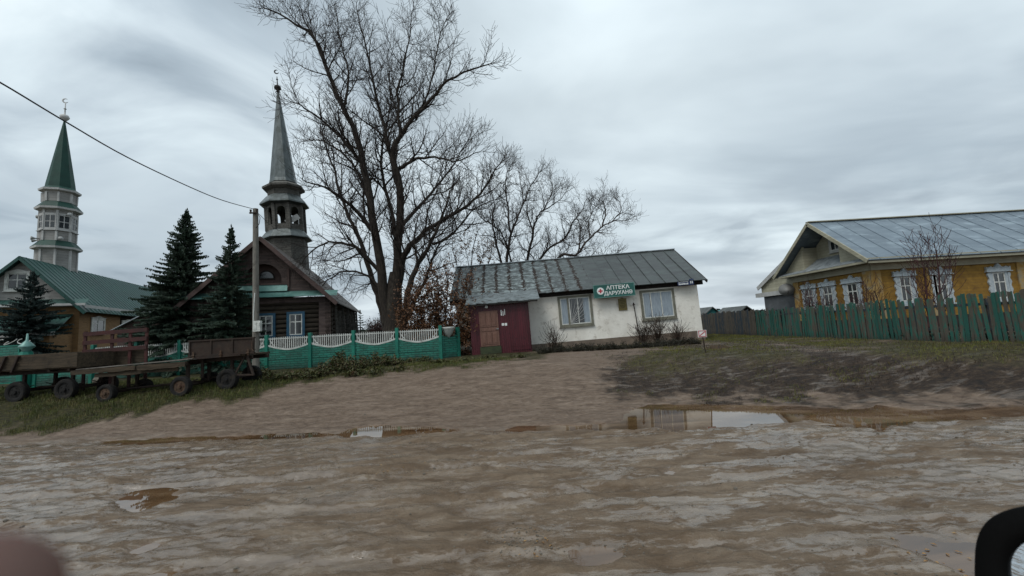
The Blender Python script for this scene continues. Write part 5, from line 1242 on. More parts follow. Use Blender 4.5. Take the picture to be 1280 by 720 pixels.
# ================================================================== PICKET FENCE (right)
def picketmat(name, c1, c2, c3, thr):
    m, t, b = newmat(name); tc = t.N('ShaderNodeTexCoord'); oi = t.N('ShaderNodeObjectInfo'); r_ = oi.outputs['Random']
    va = t.N('ShaderNodeVectorMath', operation='ADD'); cx = t.N('ShaderNodeCombineXYZ'); t.L(t.math('MULTIPLY', r_, 53), cx.inputs[0]); t.L(cx.outputs[0], va.inputs[1]); t.L(tc.outputs['Object'], va.inputs[0])
    n = t.noise(va.outputs[0], 5, 6, .65, .3, (2, 2, .5)); n2 = t.noise(va.outputs[0], 22, 4, .7, 0, (1, 1, .15))
    zz = t.sep(tc.outputs['Object'])[2]
    wear = t.math('ADD', n, t.math('MULTIPLY', t.math('SUBTRACT', r_, .5), .25)); wear = t.math('ADD', wear, t.math('MULTIPLY', t.math('SUBTRACT', n2, .5), .35))
    mr = t.N('ShaderNodeMapRange'); mr.inputs['From Min'].default_value = thr-.05; mr.inputs['From Max'].default_value = thr+.07; t.L(wear, mr.inputs[0])
    pc = t.mix(r_, lin(c1), lin(c2)); wd = t.mix(n2, lin(c3), lin('5c564b')); col = t.mix(mr.outputs[0], pc, wd)
    mud_ = t.math('MULTIPLY', t.math('SUBTRACT', 1, t.math('MULTIPLY', t.math('ADD', zz, t.math('MULTIPLY', n, .3)), 2.2, clamp=True)), .7)
    col = t.mix(mud_, col, lin('1d1a14')); t.L(col, b.inputs['Base Color']); b.inputs['Roughness'].default_value = .8
    bn = t.N('ShaderNodeBump'); bn.inputs['Strength'].default_value = .5; bn.inputs['Distance'].default_value = .01; t.L(n2, bn.inputs['Height']); t.L(bn.outputs[0], b.inputs['Normal']); MATS[name] = m; return m
picketmat('picket_teal', '16483f', '1f6053', '26231d', .50)
picketmat('picket_dark', '23303a', '2b2723', '2a241d', .45)
FX = 14.9
pf = thing('picket_fence', 'weathered fence of peeling teal pickets in front of the yellow house', 'fence', (FX, 11.0, 1.0))
random.seed(33)
variants = []
for k in range(5):
    mb = MB(); h = 1.55+random.uniform(-.05, .07); w_ = random.uniform(.044, .058); tp = random.choice((0, .03, .05, -.02))
    lean_ = random.uniform(-.02, .02)
    mb.prism([(-.012, -w_, 0), (-.012, w_, 0), (-.012, w_+lean_, h-abs(tp)), (-.012, lean_, h+.0 if tp else h-.02), (-.012, -w_+lean_, h-abs(tp)*(tp < 0))], (.024, 0, 0)); 
    o = mb.build('picket', MATS['picket_teal'], pf); variants.append(o)
Yp = 9.6; idx_ = 0; last = None; pts_f = []
y = 9.9
first5 = list(variants)
cnt = 0
while y < 24.8 and cnt < 100:
    if cnt < 5: o = first5[cnt]
    else:
        o = random.choice(first5).copy(); COL.objects.link(o); o.parent = pf
    o.location = (random.uniform(-.015, .015), y-11.0, zb(FX, y)-1.0-.03+random.uniform(-.03, .03)); o.rotation_euler = (random.gauss(0, .022), random.gauss(0, .02), random.gauss(0, .08)); o.scale = (1, random.uniform(.85, 1.2), random.uniform(.95, 1.04))
    y += .149+random.uniform(-.012, .02); cnt += 1
yend = y; print('pickets', cnt, yend)
mb = MB()
for z in (.42, 1.22): mb.bar((.05, -1.2, z), (.05, yend-11.0, z+.02), .045, .08)
mb.build('rail', MATS['picket_dark'], pf)
yy = 10.4
while yy < yend: mb = MB(); mb.bb(.08, .19, yy-11-.055, yy-11+.055, -.3, 1.40); mb.build('post', MATS['picket_dark'], pf); yy += 2.4
df = thing('plank_fence', 'dark unpainted plank fence running back from the teal pickets to the pharmacy corner', 'fence', (FX, yend, 1.0))
variants = []
for k in range(4):
    mb = MB(); h = 1.55+random.uniform(-.08, .08); w_ = random.uniform(.06, .075); mb.prism([(-.012, -w_, 0), (-.012, w_, 0), (-.012, w_, h), (-.012, -w_, h+random.uniform(-.04, .04))], (.024, 0, 0)); variants.append(mb.build('plank', MATS['picket_dark'], df))
y = yend+.05; cnt = 0
while y < 34 and cnt < 60:
    o = variants[cnt] if cnt < 4 else random.choice(variants).copy()
    if cnt >= 4: COL.objects.link(o); o.parent = df
    o.location = (random.uniform(-.01, .01), y-yend, random.uniform(-.05, .03)); o.rotation_euler = (random.gauss(0, .012), 0, 0); y += .155; cnt += 1
mb = MB(); mb.bb(.03, .07, 0, y-yend, .4, .48); mb.bb(.03, .07, 0, y-yend, 1.2, 1.28); mb.build('rail', MATS['picket_dark'], df)
yy = .5
while yy < y-yend: mb = MB(); mb.bb(.071, .17, yy, yy+.1, -.3, 1.4); mb.build('post', MATS['picket_dark'], df); yy += 2.4
# ================================================================== TREES
mk('bark', '1f1a16', '3a332c', 4, sc3=(3, 3, .8), rough=.95, bump=.9, dirt=('4a463a', 2.2, .56, .5), bdist=.05)
mk('twig', '211b18', '352c27', 2, rough=.9, bump=0)
mk('twig_red', '2c1a18', '45292a', 2, rough=.9, bump=0)
mk('bark_far', '2a2523', '453d38', 3, rough=.95, bump=.4)
def smoothpts(P_, sub_=4, jit=.0):
    out_ = []
    for i in range(len(P_)-1):
        q = [P_[max(0, i-1)], P_[i], P_[i+1], P_[min(len(P_)-1, i+2)]]
        for k in range(sub_):
            u = k/sub_; v_ = .5*((2*q[1])+(-q[0]+q[2])*u+(2*q[0]-5*q[1]+4*q[2]-q[3])*u*u+(-q[0]+3*q[1]-3*q[2]+q[3])*u**3)
            if k or i: v_ = v_+Vector((random.gauss(0, jit), random.gauss(0, jit), random.gauss(0, jit)))
            out_.append(v_)
    out_.append(P_[-1]); return out_
def grow(trunk, twigs, p, d, L_, r, lvl, maxl, trop=.12, kids=None, wob=.16, bend=0.):
    n = max(3, min(8, int(L_/(.32 if lvl < 2 else .16))+2)); pts_ = [p]; rad = [r]; dirs = [d]
    st = L_/n; dd = d.copy(); lateral = Vector((random.gauss(0, 1), random.gauss(0, 1), random.gauss(0, .4)))*bend
    for i in range(n):
        dd = (dd+Vector((random.gauss(0, wob), random.gauss(0, wob), random.gauss(0, wob)+trop))+lateral*(1/n)).normalized()
        pts_.append(pts_[-1]+dd*st); dirs.append(dd); rad.append(max(.0075, r*(1-(i+1)/n*.75)))
    tgt = trunk if (lvl <= 1) else twigs
    tgt.tube(pts_, rad, 6 if r > .05 else (4 if r > .018 else 3), False)
    if lvl >= maxl: return pts_
    spawn(trunk, twigs, pts_, dirs, rad, L_, lvl, maxl, trop, wob)
    return pts_
def spawn(trunk, twigs, pts_, dirs, rad, L_, lvl, maxl, trop=.12, wob=.16, t0=.12, dens=1., lf=1.):
    dist = [.52, .25, .13, .11][min(lvl, 3)]/dens; acc_ = dist*random.random(); side = random.uniform(0, 6.28); run = 0
    for i in range(len(pts_)-1):
        seg = (pts_[i+1]-pts_[i]).length; s0 = 0
        while acc_ < seg-s0+1e-9:
            s0 += acc_; acc_ = dist*random.uniform(.7, 1.3); run_ = (run+s0)/max(L_, .01)
            if run_ < t0: continue
            q = pts_[i].lerp(pts_[i+1], min(1, s0/seg)); r_ = rad[i]+(rad[i+1]-rad[i])*min(1, s0/seg)
            side += 2.4+random.gauss(0, .4); d0 = dirs[min(i+1, len(dirs)-1)]; o1 = d0.orthogonal().normalized(); o1.rotate(Quaternion(d0, side))
            an = R_(random.uniform(28, 62)); nd = (d0*cos(an)+o1*sin(an)).normalized()
            if lvl == 0: ln = (2.6 if lf == 1 else 2.6*lf)*random.uniform(.55, 1.25)*(1.05-.45*run_)
            elif lvl == 1: ln = (1.0+.32*L_)*random.uniform(.5, 1.1)*(1.05-.5*run_)*.62
            elif lvl == 2: ln = random.uniform(.3, .85)
            else: ln = random.uniform(.15, .4)
            grow(trunk, twigs, q, nd, ln, min(max(r_*.62, .009), .012+.016*ln), lvl+1, maxl, trop, None, wob)
        acc_ -= (seg-s0); run += seg
def limb(trunk, twigs, px, Y0, Y1, r0_, r1_, maxl=3, trop=.1, dens=1., lf=1., t0=.3, wob=.115, root=False):
    n = len(px); P_ = [at(x, y, Y0+(Y1-Y0)*(i/(n-1))**1.2) for i, (x, y) in enumerate(px)]
    S = smoothpts(P_, 4, .035); m_ = len(S); rad = [r0_+(r1_-r0_)*(i/(m_-1))**.75 for i in range(m_)]
    trunk.tube(S, rad, 10 if r0_ > .15 else 7, True)
    dirs = [(S[min(i+1, m_-1)]-S[max(i-1, 0)]).normalized() for i in range(m_)]
    L_ = sum((S[i+1]-S[i]).length for i in range(m_-1))
    spawn(trunk, twigs, S, dirs, rad, L_, 0, maxl, trop, wob, t0, dens*1.5, lf)
    # the limb ends in a spray
    for _ in range(3): 
        dd = (dirs[-1]+Vector((random.gauss(0, .35), random.gauss(0, .35), random.gauss(0, .3)))).normalized(); grow(trunk, twigs, S[-1], dd, random.uniform(.6, 1.2), r1_*.8, 2, maxl, trop, None, wob)
random.seed(4)
YT = 22.0
tr_, tw_ = MB(), MB()
gz0 = at(487, 452, YT)
tr_.tube(smoothpts([at(492, 470, YT), at(492, 430, YT), at(491, 395, YT), at(490, 340, YT)], 3, .02), [.80, .72, .66, .62, .60, .57, .52, .42, .30, .12], 12)
limb(tr_, tw_, [(488, 455), (485, 405), (477, 345), (468, 287), (455, 210), (441, 157), (415, 105), (397, 55), (370, 30), (330, 10)], YT, YT-1.5, .35, .03, t0=.3)
limb(tr_, tw_, [(405, 78), (384, 32), (374, 6)], YT-1.2, YT-1.8, .06, .02, t0=.1)
limb(tr_, tw_, [(500, 455), (497, 405), (497, 372), (497, 303), (500, 234), (491, 192), (502, 169), (537, 125), (567, 95), (612, 80)], YT+.2, YT-.5, .38, .03, t0=.3)
limb(tr_, tw_, [(499, 240), (484, 175), (470, 117), (458, 60), (446, 14)], YT, YT+1.5, .15, .025, t0=.1)
limb(tr_, tw_, [(500, 172), (497, 117), (508, 66), (514, 18)], YT-.2, YT+.6, .11, .02, t0=.05)
limb(tr_, tw_, [(520, 150), (540, 100), (548, 50), (560, 20)], YT-.2, YT+1.4, .07, .02, t0=.05)
limb(tr_, tw_, [(498, 355), (505, 320), (522, 298), (545, 279), (578, 262), (605, 236), (622, 208)], YT+.1, YT-1.6, .22, .03, t0=.1)
limb(tr_, tw_, [(502, 415), (516, 380), (530, 355), (541, 325), (552, 300), (580, 288)], YT+.3, YT+1.0, .15, .025, t0=.2)
limb(tr_, tw_, [(499, 210), (520, 199), (543, 196), (567, 202), (598, 190)], YT, YT-2.2, .11, .02, t0=.05)
limb(tr_, tw_, [(500, 285), (530, 250), (560, 215), (588, 170)], YT, YT+2.0, .14, .02, t0=.1)
limb(tr_, tw_, [(468, 290), (440, 258), (408, 236), (378, 224)], YT-.2, YT-2.4, .15, .02, t0=.1)
limb(tr_, tw_, [(476, 340), (452, 316), (427, 303), (397, 309), (378, 328)], YT-.1, YT-1.6, .13, .02, trop=.02, t0=.1)
limb(tr_, tw_, [(455, 208), (424, 170), (390, 142), (366, 128)], YT-.6, YT-2.6, .12, .02, t0=.05)
limb(tr_, tw_, [(462, 250), (440, 205), (412, 180), (380, 176)], YT-.3, YT+1.5, .11, .02, t0=.05)
limb(tr_, tw_, [(481, 372), (460, 345), (425, 340), (398, 362)], YT, YT+1.2, .10, .02, trop=.0, t0=.1)
limb(tr_, tw_, [(430, 135), (436, 90), (425, 50), (420, 18)], YT-1, YT+.6, .08, .02, t0=.05)
limb(tr_, tw_, [(500, 420), (506, 395), (511, 365), (522, 330), (536, 310), (552, 270), (565, 235)], YT-.4, YT-1.6, .26, .03, t0=.35)
limb(tr_, tw_, [(484, 410), (476, 385), (466, 350), (450, 300), (432, 262), (418, 215), (402, 165)], YT+.4, YT+1.4, .24, .03, t0=.35)
limb(tr_, tw_, [(540, 305), (565, 292), (592, 262), (618, 250)], YT-.5, YT+.8, .09, .02, t0=.1)
limb(tr_, tw_, [(498, 300), (484, 245), (476, 190), (488, 130), (484, 70)], YT+.1, YT+2.4, .14, .02, t0=.2)
t_ = thing('bare_tree', 'tall bare many limbed tree rising behind the teal fence', 'tree', (gz0.x, YT, 1.0), group='bare trees')
o = tr_.build('trunk', MATS['bark'], t_, fix=False, smooth=True); o.matrix_parent_inverse = t_.matrix_basis.inverted() if False else Matrix.Translation((-gz0.x, -YT, -1.0))
o = tw_.build('twigs', MATS['twig'], t_, fix=False); o.matrix_parent_inverse = Matrix.Translation((-gz0.x, -YT, -1.0))
camscale(t_)
print('big tree faces', len(tr_.f), len(tw_.f))
def backtree(label, base, Y, limbs, name='bare_tree', dens=1.1, lf=.85, mats=('bark_far', 'twig')):
    a, c = MB(), MB(); g_ = at(base[0], base[1], Y)
    for i, (pl, y1, r_) in enumerate(limbs): limb(a, c, pl, Y, Y+y1, r_, .02, 3, .10, dens, lf, t0=.12, wob=.19)
    t_ = thing(name, label, 'tree', (g_.x, Y, 1.0), group='bare trees'); off_ = Matrix.Translation((-g_.x, -Y, -1.0))
    for q, nm, mm in ((a, 'trunk', mats[0]), (c, 'twigs', mats[1])): o = q.build(nm, MATS[mm], t_, fix=False); o.matrix_parent_inverse = off_
    return t_
Y2 = 33.
backtree('slender bare tree with upright stems behind the left half of the pharmacy roof', (632, 436), Y2,
 [([(632, 436), (632, 380), (633, 330), (637, 300), (645, 275), (654, 255), (666, 228), (676, 214)], -1, .20), ([(631, 345), (620, 305), (616, 278), (617, 250), (608, 222)], 1, .12), ([(638, 290), (634, 250), (632, 222), (640, 205)], .5, .09), ([(640, 330), (626, 290), (600, 270), (590, 245)], -1, .08), ([(655, 255), (652, 235), (648, 212)], .5, .06)])
backtree('forked bare tree behind the middle of the pharmacy roof', (652, 436), Y2+1,
 [([(652, 436), (654, 380), (657, 335), (664, 305), (668, 280), (676, 265), (694, 255), (708, 240)], -1, .20), ([(666, 290), (659, 265), (662, 245)], 1, .09), ([(660, 345), (682, 314), (706, 298), (716, 278), (728, 262), (733, 250)], -1.5, .13), ([(700, 300), (716, 308), (728, 300)], 1, .05), ([(678, 264), (690, 240), (688, 226)], 1, .06)])
backtree('spreading bare tree leaning right above the pharmacy ridge', (672, 438), Y2-1.5,
 [([(672, 438), (674, 380), (686, 340), (702, 319), (720, 318), (735, 300), (752, 284), (768, 276), (780, 276)], -1.5, .20), ([(753, 284), (757, 262), (752, 248)], .5, .07), ([(718, 320), (742, 324), (768, 318)], -1, .07), ([(738, 298), (736, 275), (745, 258)], 1, .07), ([(764, 278), (776, 262), (772, 250)], 1, .05), ([(722, 316), (726, 290), (720, 270)], 1, .06)])
# sapling in front of the yellow house
random.seed(9)
YSa = 16.6
a, c = MB(), MB(); g_ = at(1160, 430, YSa)
for pl, y1, r_ in (([(1161, 436), (1160, 395), (1157, 350), (1153, 330), (1151, 308)], .2, .04), ([(1170, 436), (1174, 390), (1173, 340), (1170, 318), (1168, 302)], -.2, .04), ([(1160, 390), (1146, 365), (1138, 345)], .3, .025), ([(1172, 370), (1184, 345), (1190, 320)], .3, .02)):
    P_ = [at(x, y, YSa+y1*i/4) for i, (x, y) in enumerate(pl)]; S = smoothpts(P_, 3, .01); m_ = len(S); rad = [r_*(1-.8*i/(m_-1)) for i in range(m_)]; a.tube(S, rad, 5, False)
    dirs = [(S[min(i+1, m_-1)]-S[max(i-1, 0)]).normalized() for i in range(m_)]
    spawn(a, c, S, dirs, rad, sum((S[i+1]-S[i]).length for i in range(m_-1)), 1, 3, .2, .1, .25, 1.2)
t_ = thing('sapling', 'leafless reddish sapling with two thin stems before the yellow house wall', 'sapling', (g_.x, YSa, 1.0)); off_ = Matrix.Translation((-g_.x, -YSa, -1.0))
for q, nm in ((a, 'trunk'), (c, 'twigs')): o = q.build(nm, MATS['twig_red'], t_, fix=False); o.matrix_parent_inverse = off_
# reddish bushes behind the fence, against the gable windows
def bush(name, label, cat, px, py, Y, hgt_, wid, stems, stm, leafm, nleaf, ls, seed, trop=.15, z0=1.0, spread=.5, lvl=2):
    random.seed(seed); g_ = at(px, py, Y); a, c = MB(), MB()
    for k in range(stems):
        an = random.uniform(0, 6.28); dd = Vector((cos(an)*spread*random.random(), sin(an)*spread*random.random(), 1)).normalized()
        grow(a, a, Vector((cos(an)*wid*.12, sin(an)*wid*.12, -.1)), dd, hgt_*random.uniform(.6, 1.0), .015+hgt_*.008, lvl-1 if hgt_ < 1.2 else 1, 3, trop, None, .12)
    vsn = len(a.v)
    if leafm:
        for _ in range(nleaf):
            p = Vector(a.v[random.randrange(vsn)]); 
            if p.z < hgt_*.12: continue
            leafcards(c, p+Vector((random.gauss(0, .05), random.gauss(0, .05), random.gauss(0, .05))), .03, 1, ls, 0)
    t_ = thing(name, label, cat, (g_.x, Y, z0), group={'shrub': 'reddish shrubs behind the pickets', 'dry_plant': 'dry plants along the pharmacy wall', 'distant_bush': 'bushes behind the teal fence'}[name]); a.build('stems', MATS[stm], t_, fix=False)
    if leafm: c.build('leaves', MATS[leafm], t_, fix=False)
    return t_
mk('russet_leaf', '4e3422', '75502f', 8, rough=.6, bump=0, dirt=('33241a', 6, .5, .9))
mk('russet_leaf_pale', '6d4d2c', '8c683e', 8, rough=.6, bump=0, dirt=('4a3018', 12, .5, .8))
mk('plum_leaf', '35201d', '4a2b26', 8, rough=.6, bump=0)
bush('shrub', 'dark reddish shrub behind the pickets below the leftmost gable windows', 'shrub', 1022, 410, 21.8, 2.6, 1.2, 8, 'twig_red', 'plum_leaf', 260, .06, 41)
bush('shrub', 'thin reddish shrub behind the pickets beside the yellow house corner', 'shrub', 1082, 410, 18.6, 2.4, .8, 5, 'twig_red', 'plum_leaf', 90, .06, 42)
# russet shrub by the teal fence and its leafy upper stems
random.seed(14)
a, c = MB(), MB(); Yr = 20.3
for (pl, r_) in (([(552, 450), (550, 410), (540, 370), (530, 340)], .05), ([(556, 450), (556, 405), (560, 360), (556, 335)], .05), ([(548, 450), (535, 410), (520, 385), (512, 365)], .05), ([(560, 450), (572, 410), (580, 375), (584, 352)], .045), ([(550, 450), (545, 400), (548, 360), (545, 345)], .05), ([(545, 450), (522, 420), (508, 405), (502, 390)], .04), ([(562, 450), (580, 425), (588, 405), (590, 392)], .04), ([(552, 452), (538, 425), (528, 400), (520, 360)], .04)):
    Yj = Yr+random.uniform(-.8, .8); P_ = [at(x, y, Yr+(Yj-Yr)*i/3) for i, (x, y) in enumerate(pl)]; S = smoothpts(P_, 3, .02); m_ = len(S); rad = [r_*(1-.7*i/(m_-1)) for i in range(m_)]; a.tube(S, rad, 5, False)
    dirs = [(S[min(i+1, m_-1)]-S[max(i-1, 0)]).normalized() for i in range(m_)]; b0 = len(a.v)
    spawn(a, a, S, dirs, rad, 3.2, 1, 3, .05, .18, .15, 1.5); nv_ = len(a.v)
    for _ in range(1900):
        p = Vector(a.v[random.randrange(b0, nv_)]); leafcards(c, p+Vector((random.gauss(0, .07), random.gauss(0, .07), random.gauss(0, .07))), .03, 1, random.uniform(.07, .13), 0)
t_ = thing('russet_shrub', 'dense shrub with russet dead leaves between the bare tree and burgundy porch', 'shrub', (at(552, 450, Yr).x, Yr, 1.0)); off_ = Matrix.Translation((-t_.location.x, -Yr, -1.0)); camscale(t_)
for q, nm, mm in ((a, 'stems', 'twig'), (c, 'leaves', 'russet_leaf')): o = q.build(nm, MATS[mm], t_, fix=False); o.matrix_parent_inverse = off_
a, c = MB(), MB(); Yr = 27.5+3
for (pl, r_) in (([(585, 440), (586, 380), (588, 340), (592, 305), (600, 285)], .07), ([(586, 380), (575, 345), (568, 320), (565, 300)], .05), ([(587, 370), (604, 345), (612, 325), (615, 305)], .05), ([(588, 340), (582, 315), (580, 298)], .03), ([(590, 350), (602, 325), (606, 300)], .03)):
    P_ = [at(x, y, Yr) for i, (x, y) in enumerate(pl)]; S = smoothpts(P_, 3, .03); m_ = len(S); rad = [r_*(1-.7*i/(m_-1)) for i in range(m_)]; a.tube(S, rad, 5, False)
    dirs = [(S[min(i+1, m_-1)]-S[max(i-1, 0)]).normalized() for i in range(m_)]; b0 = len(a.v)
    spawn(a, a, S, dirs, rad, 4., 1, 3, .08, .18, .25, 1.); nv_ = len(a.v)
    for _ in range(380):
        p = Vector(a.v[random.randrange(b0, nv_)]); leafcards(c, p+Vector((random.gauss(0, .06), random.gauss(0, .06), random.gauss(0, .06))), .03, 1, .12, 0)
t_ = thing('young_tree', 'young tree with sparse brown leaves behind the left end of the pharmacy roof', 'tree', (at(585, 440, Yr).x, Yr, 1.0)); off_ = Matrix.Translation((-t_.location.x, -Yr, -1.0))
for q, nm, mm in ((a, 'trunk', 'twig'), (c, 'leaves', 'russet_leaf_pale')): o = q.build(nm, MATS[mm], t_, fix=False); o.matrix_parent_inverse = off_
# spruces
mk('spruce_needle', '203024', '3a4b3a', 3, rough=.7, bump=0, dirt=('485a50', 4, .53, .8))
mk('spruce_blue', '1e2c2a', '384a46', 4, rough=.7, bump=0, dirt=('16201c', 5, .5, .7))
def spruce(label, px, pyt, pyb, Y, rad_, seed, mat='spruce_needle', whorls=26, lean=0., zbase_=1.0, per=9, dens=1., shape=.9):
    random.seed(seed); top_ = at(px, pyt, Y); H = top_.z-zbase_; x0 = top_.x-lean*H
    t_ = thing('spruce_tree', label, 'tree', (x0, Y, zbase_), group='spruce trees'); a, c = MB(), MB()
    def ax(z): return Vector((lean*z, 0, z))
    a.tube([ax(-.3), ax(H*.5), ax(H)], [.02*H+.03, .012*H+.02, .008], 8)
    def frond(p, d, L_, sz, depth=0):
        n = max(4, int(L_/.07)); sd = d.cross(Vector((0, 0, 1))).normalized(); u = sd.cross(d).normalized()
        P_ = []; q = p.copy(); dd = d.copy()
        for i in range(n+1):
            P_.append(q.copy()); dd = (dd+Vector((0, 0, -.10/n if i < n*.5 else .5/n))+Vector((random.gauss(0, .03), random.gauss(0, .03), 0))).normalized(); q = q+dd*(L_/n)
        a.tube([P_[0], P_[n//2], P_[-1]], [.012+.006*L_, .008, .003], 3, False)
        for i in range(1, n+1):
            u_ = i/n; wl = sz*(1-u_*.75)*random.uniform(.7, 1.2)*(min(1, u_*3.5))
            for s_ in (-1, 1):
                e = (sd*s_*cos(.7)+d*.75+Vector((0, 0, random.uniform(-.35, .15)))).normalized(); tip = P_[i]+e*wl; w_ = e.cross(Vector((0, 0, 1))).normalized()*(.028+.05*wl)
                mid_ = P_[i]+e*wl*.55
                c.add([P_[i]-w_*.5, mid_-w_*.9+Vector((0, 0, -.02)), tip, mid_+w_*.9+Vector((0, 0, .02)), P_[i]+w_*.5], [(0, 1, 2, 3, 4)])
                # hanging needles under the shoot
                hg = Vector((random.gauss(0, .03), random.gauss(0, .03), -(.06+.32*wl)))
                c.add([P_[i]+e*wl*.15, mid_+hg, tip, mid_+Vector((0, 0, .03))], [(0, 1, 2, 3)])
    for k in range(whorls):
        f = k/(whorls-1); z = H*(.07+.91*f**.92); rr = rad_*((1-f)**shape)*random.uniform(.8, 1.12)+.06
        for j in range(max(5, int(per*(1-.35*f)))):
            an = 2*pi*(j+random.uniform(-.3, .3))/max(5, int(per*(1-.35*f)))+k*.7; el = -.34+.72*f+random.uniform(-.1, .1)
            L_ = rr*random.uniform(.38, 1.28); d = Vector((cos(an)*cos(el), sin(an)*cos(el), sin(el)))
            frond(ax(z+random.uniform(-.08, .08)), d, L_, .13+.17*L_)
    for _ in range(14): frond(ax(H-random.uniform(0, .5)), Vector((random.gauss(0, .5), random.gauss(0, .5), 1)).normalized(), .16, .07)
    a.build('trunk', MATS['bark'], t_, fix=False); o = c.build('foliage', MATS[mat], t_, fix=False)
    print(label[:20], len(c.f))
    if Y < 30: camscale(t_)
    return t_
spruce('tall dense dark spruce standing between the brick mosque and the log mosque', 234, 262, 450, 19.7, 2.2, 5, lean=.055, whorls=58, per=17)
spruce('second narrower spruce in front of the log mosque gable', 289, 284, 450, 19.0, 1.6, 6, lean=.02, whorls=42, per=11)
spruce('small drooping blue green spruce in front of the brick mosque wall', 42, 340, 450, 21.0, 1.75, 8, 'spruce_blue', lean=.02, whorls=34, per=13, shape=.75)
spruce('tiny distant spruce seen right of the log mosque', 450, 388, 425, 55, 1.5, 15, whorls=14, per=7)
# distant bushy trees between the log mosque and the big tree
for i, (px, py, Y, h_, lb) in enumerate(((468, 392, 48, 3.2, 'distant bare bushy tree left of the big tree trunk'), (474, 420, 40, 2.6, 'brown thicket bush just left of the big tree trunk'))):
    bush('distant_bush', lb, 'bush', px, 418, Y, h_, 1.6, 22, 'twig', 'plum_leaf', 1200, .16, 60+i, lvl=2)
bush('distant_bush', 'tangled brown bush beneath the russet shrub behind the teal fence', 'bush', 520, 430, 23.5, 1.9, 1.3, 20, 'twig', 'russet_leaf', 900, .09, 66)
# far-off wood on the horizon
random.seed(77); mb = MB()
mk('far_wood', '2b302c', '444640', .3, rough=1, bump=0)
for _ in range(9000):
    an = random.uniform(-1.35, 1.35); R__ = random.uniform(260, 330); x = R__*sin(an); y = R__*cos(an); h_ = (3.2+2.8*float(vnoise(np.array([an*22]), np.array([1.]), 3)[0])+1.4*float(vnoise(np.array([an*90]), np.array([4.]), 3)[0])); z = random.random()**.6*h_; s_ = random.uniform(.8, 2.2)
    q = Vector((random.gauss(0, 1), random.gauss(0, 1), random.gauss(0, 1))).normalized(); r2 = q.orthogonal().normalized(); r3 = q.cross(r2); p = Vector((x, y, z+.6))
    mb.add([p-r2*s_, p-r3*s_*.6, p+r2*s_, p+r3*s_*.6], [(0, 1, 2, 3)])
o = mb.build('distant_wood', MATS['far_wood'], fix=False); tag(o, 'low dark wood far off along the horizon', 'wood', kind='stuff')
# ================================================================== WEEDS, PLANTS, LITTER
random.seed(31); lv, st = MB(), MB()
for (px, py, r, h, n) in [(400, 472, .5, .35, 120), (416, 468, .6, .55, 200), (427, 464, .5, .8, 220), (436, 466, .5, .5, 160), (452, 463, .5, .5, 180), (468, 459, .6, .6, 220), (480, 457, .5, .5, 160), (495, 456, .5, .38, 140), (512, 455, .5, .3, 100), (380, 473, .6, .3, 120), (360, 474, .6, .28, 120), (340, 476, .5, .28, 90), (530, 452, .5, .2, 70), (330, 470, .4, .3, 80), (306, 474, .4, .3, 70), (550, 455, .4, .18, 60), (580, 452, .5, .15, 50), (610, 450, .4, .14, 50), (650, 447, .4, .16, 50), (445, 470, .5, .25, 90), (470, 468, .5, .22, 90), (500, 462, .5, .18, 80)]:
    q = hit(px, py); weedclump(lv, st, q.x, q.y, r, h*1.25, n*3, .10)
o = lv.build('weeds', MATS['weed_leaf'], fix=False); tag(o, 'tangled low green weeds along the foot of the teal fence', 'weeds', kind='stuff')
o = st.build('weed_stalks', MATS['dry_stalk'], fix=False); tag(o, 'thin brown stalks of the weeds along the teal fence', 'weeds', kind='stuff')
lv, st = MB(), MB()
for k in range(64):
    px = 674+k*3.1+random.uniform(-3, 3); py = 438-(px-680)*.06; q = hit(px, py+3); q.y = min(q.y, 22.6)-random.uniform(0, .5); weedclump(lv, st, q.x, q.y, .35, random.uniform(.18, .5), 150, .07)
o = lv.build('wall_weeds', MATS['weed_dark'] if 'weed_dark' in MATS else mk('weed_dark', '17170e', '2b2818', 5, rough=.7, bump=0), fix=False); tag(o, 'dark low weeds along the foot of the pharmacy wall', 'weeds', kind='stuff')
for o_ in (st.build('wall_weed_stalks', MATS['dry_stalk'], fix=False),): tag(o_, 'brown stalks along the foot of the pharmacy wall', 'weeds', kind='stuff')
for i, (px, py, h_, lb, w_) in enumerate(((690, 440, .95, 'dry spiky plant by the white wall right of the burgundy porch', .4), (804, 432, 1.15, 'dark upright dry plant, left one of two under the curtained window', .3), (822, 430, 1.25, 'taller dark dry plant, right one of two under the curtained window', .35), (848, 428, .75, 'low leaning dry plant near the right corner of the pharmacy', .4))):
    q = hit(px, py); Yq = min(q.y, 22.5); bush('dry_plant', lb, 'plant', px, py, Yq, h_, w_, 12, 'dry_stalk', 'plum_leaf' if i else 'dry_stalk', 260 if i else 60, .05, 80+i, z0=hz(at(px, py, Yq).x, Yq), spread=.55 if i in (0, 3) else .25)
random.seed(91); lv, st = MB(), MB()
for k in range(70):
    y = 10.2+k*.27+random.uniform(-.1, .1); x = FX+random.uniform(.25, .9); weedclump(lv, st, x, y, .35, random.uniform(.35, .85), 110, .09)
o = lv.build('undergrowth', MATS['weed_dark'], fix=False); tag(o, 'dark tangled undergrowth just behind the teal pickets', 'weeds', kind='stuff')
o = st.build('undergrowth_stalks', MATS['dry_stalk'], fix=False); tag(o, 'brown stalks in the undergrowth behind the teal pickets', 'weeds', kind='stuff')
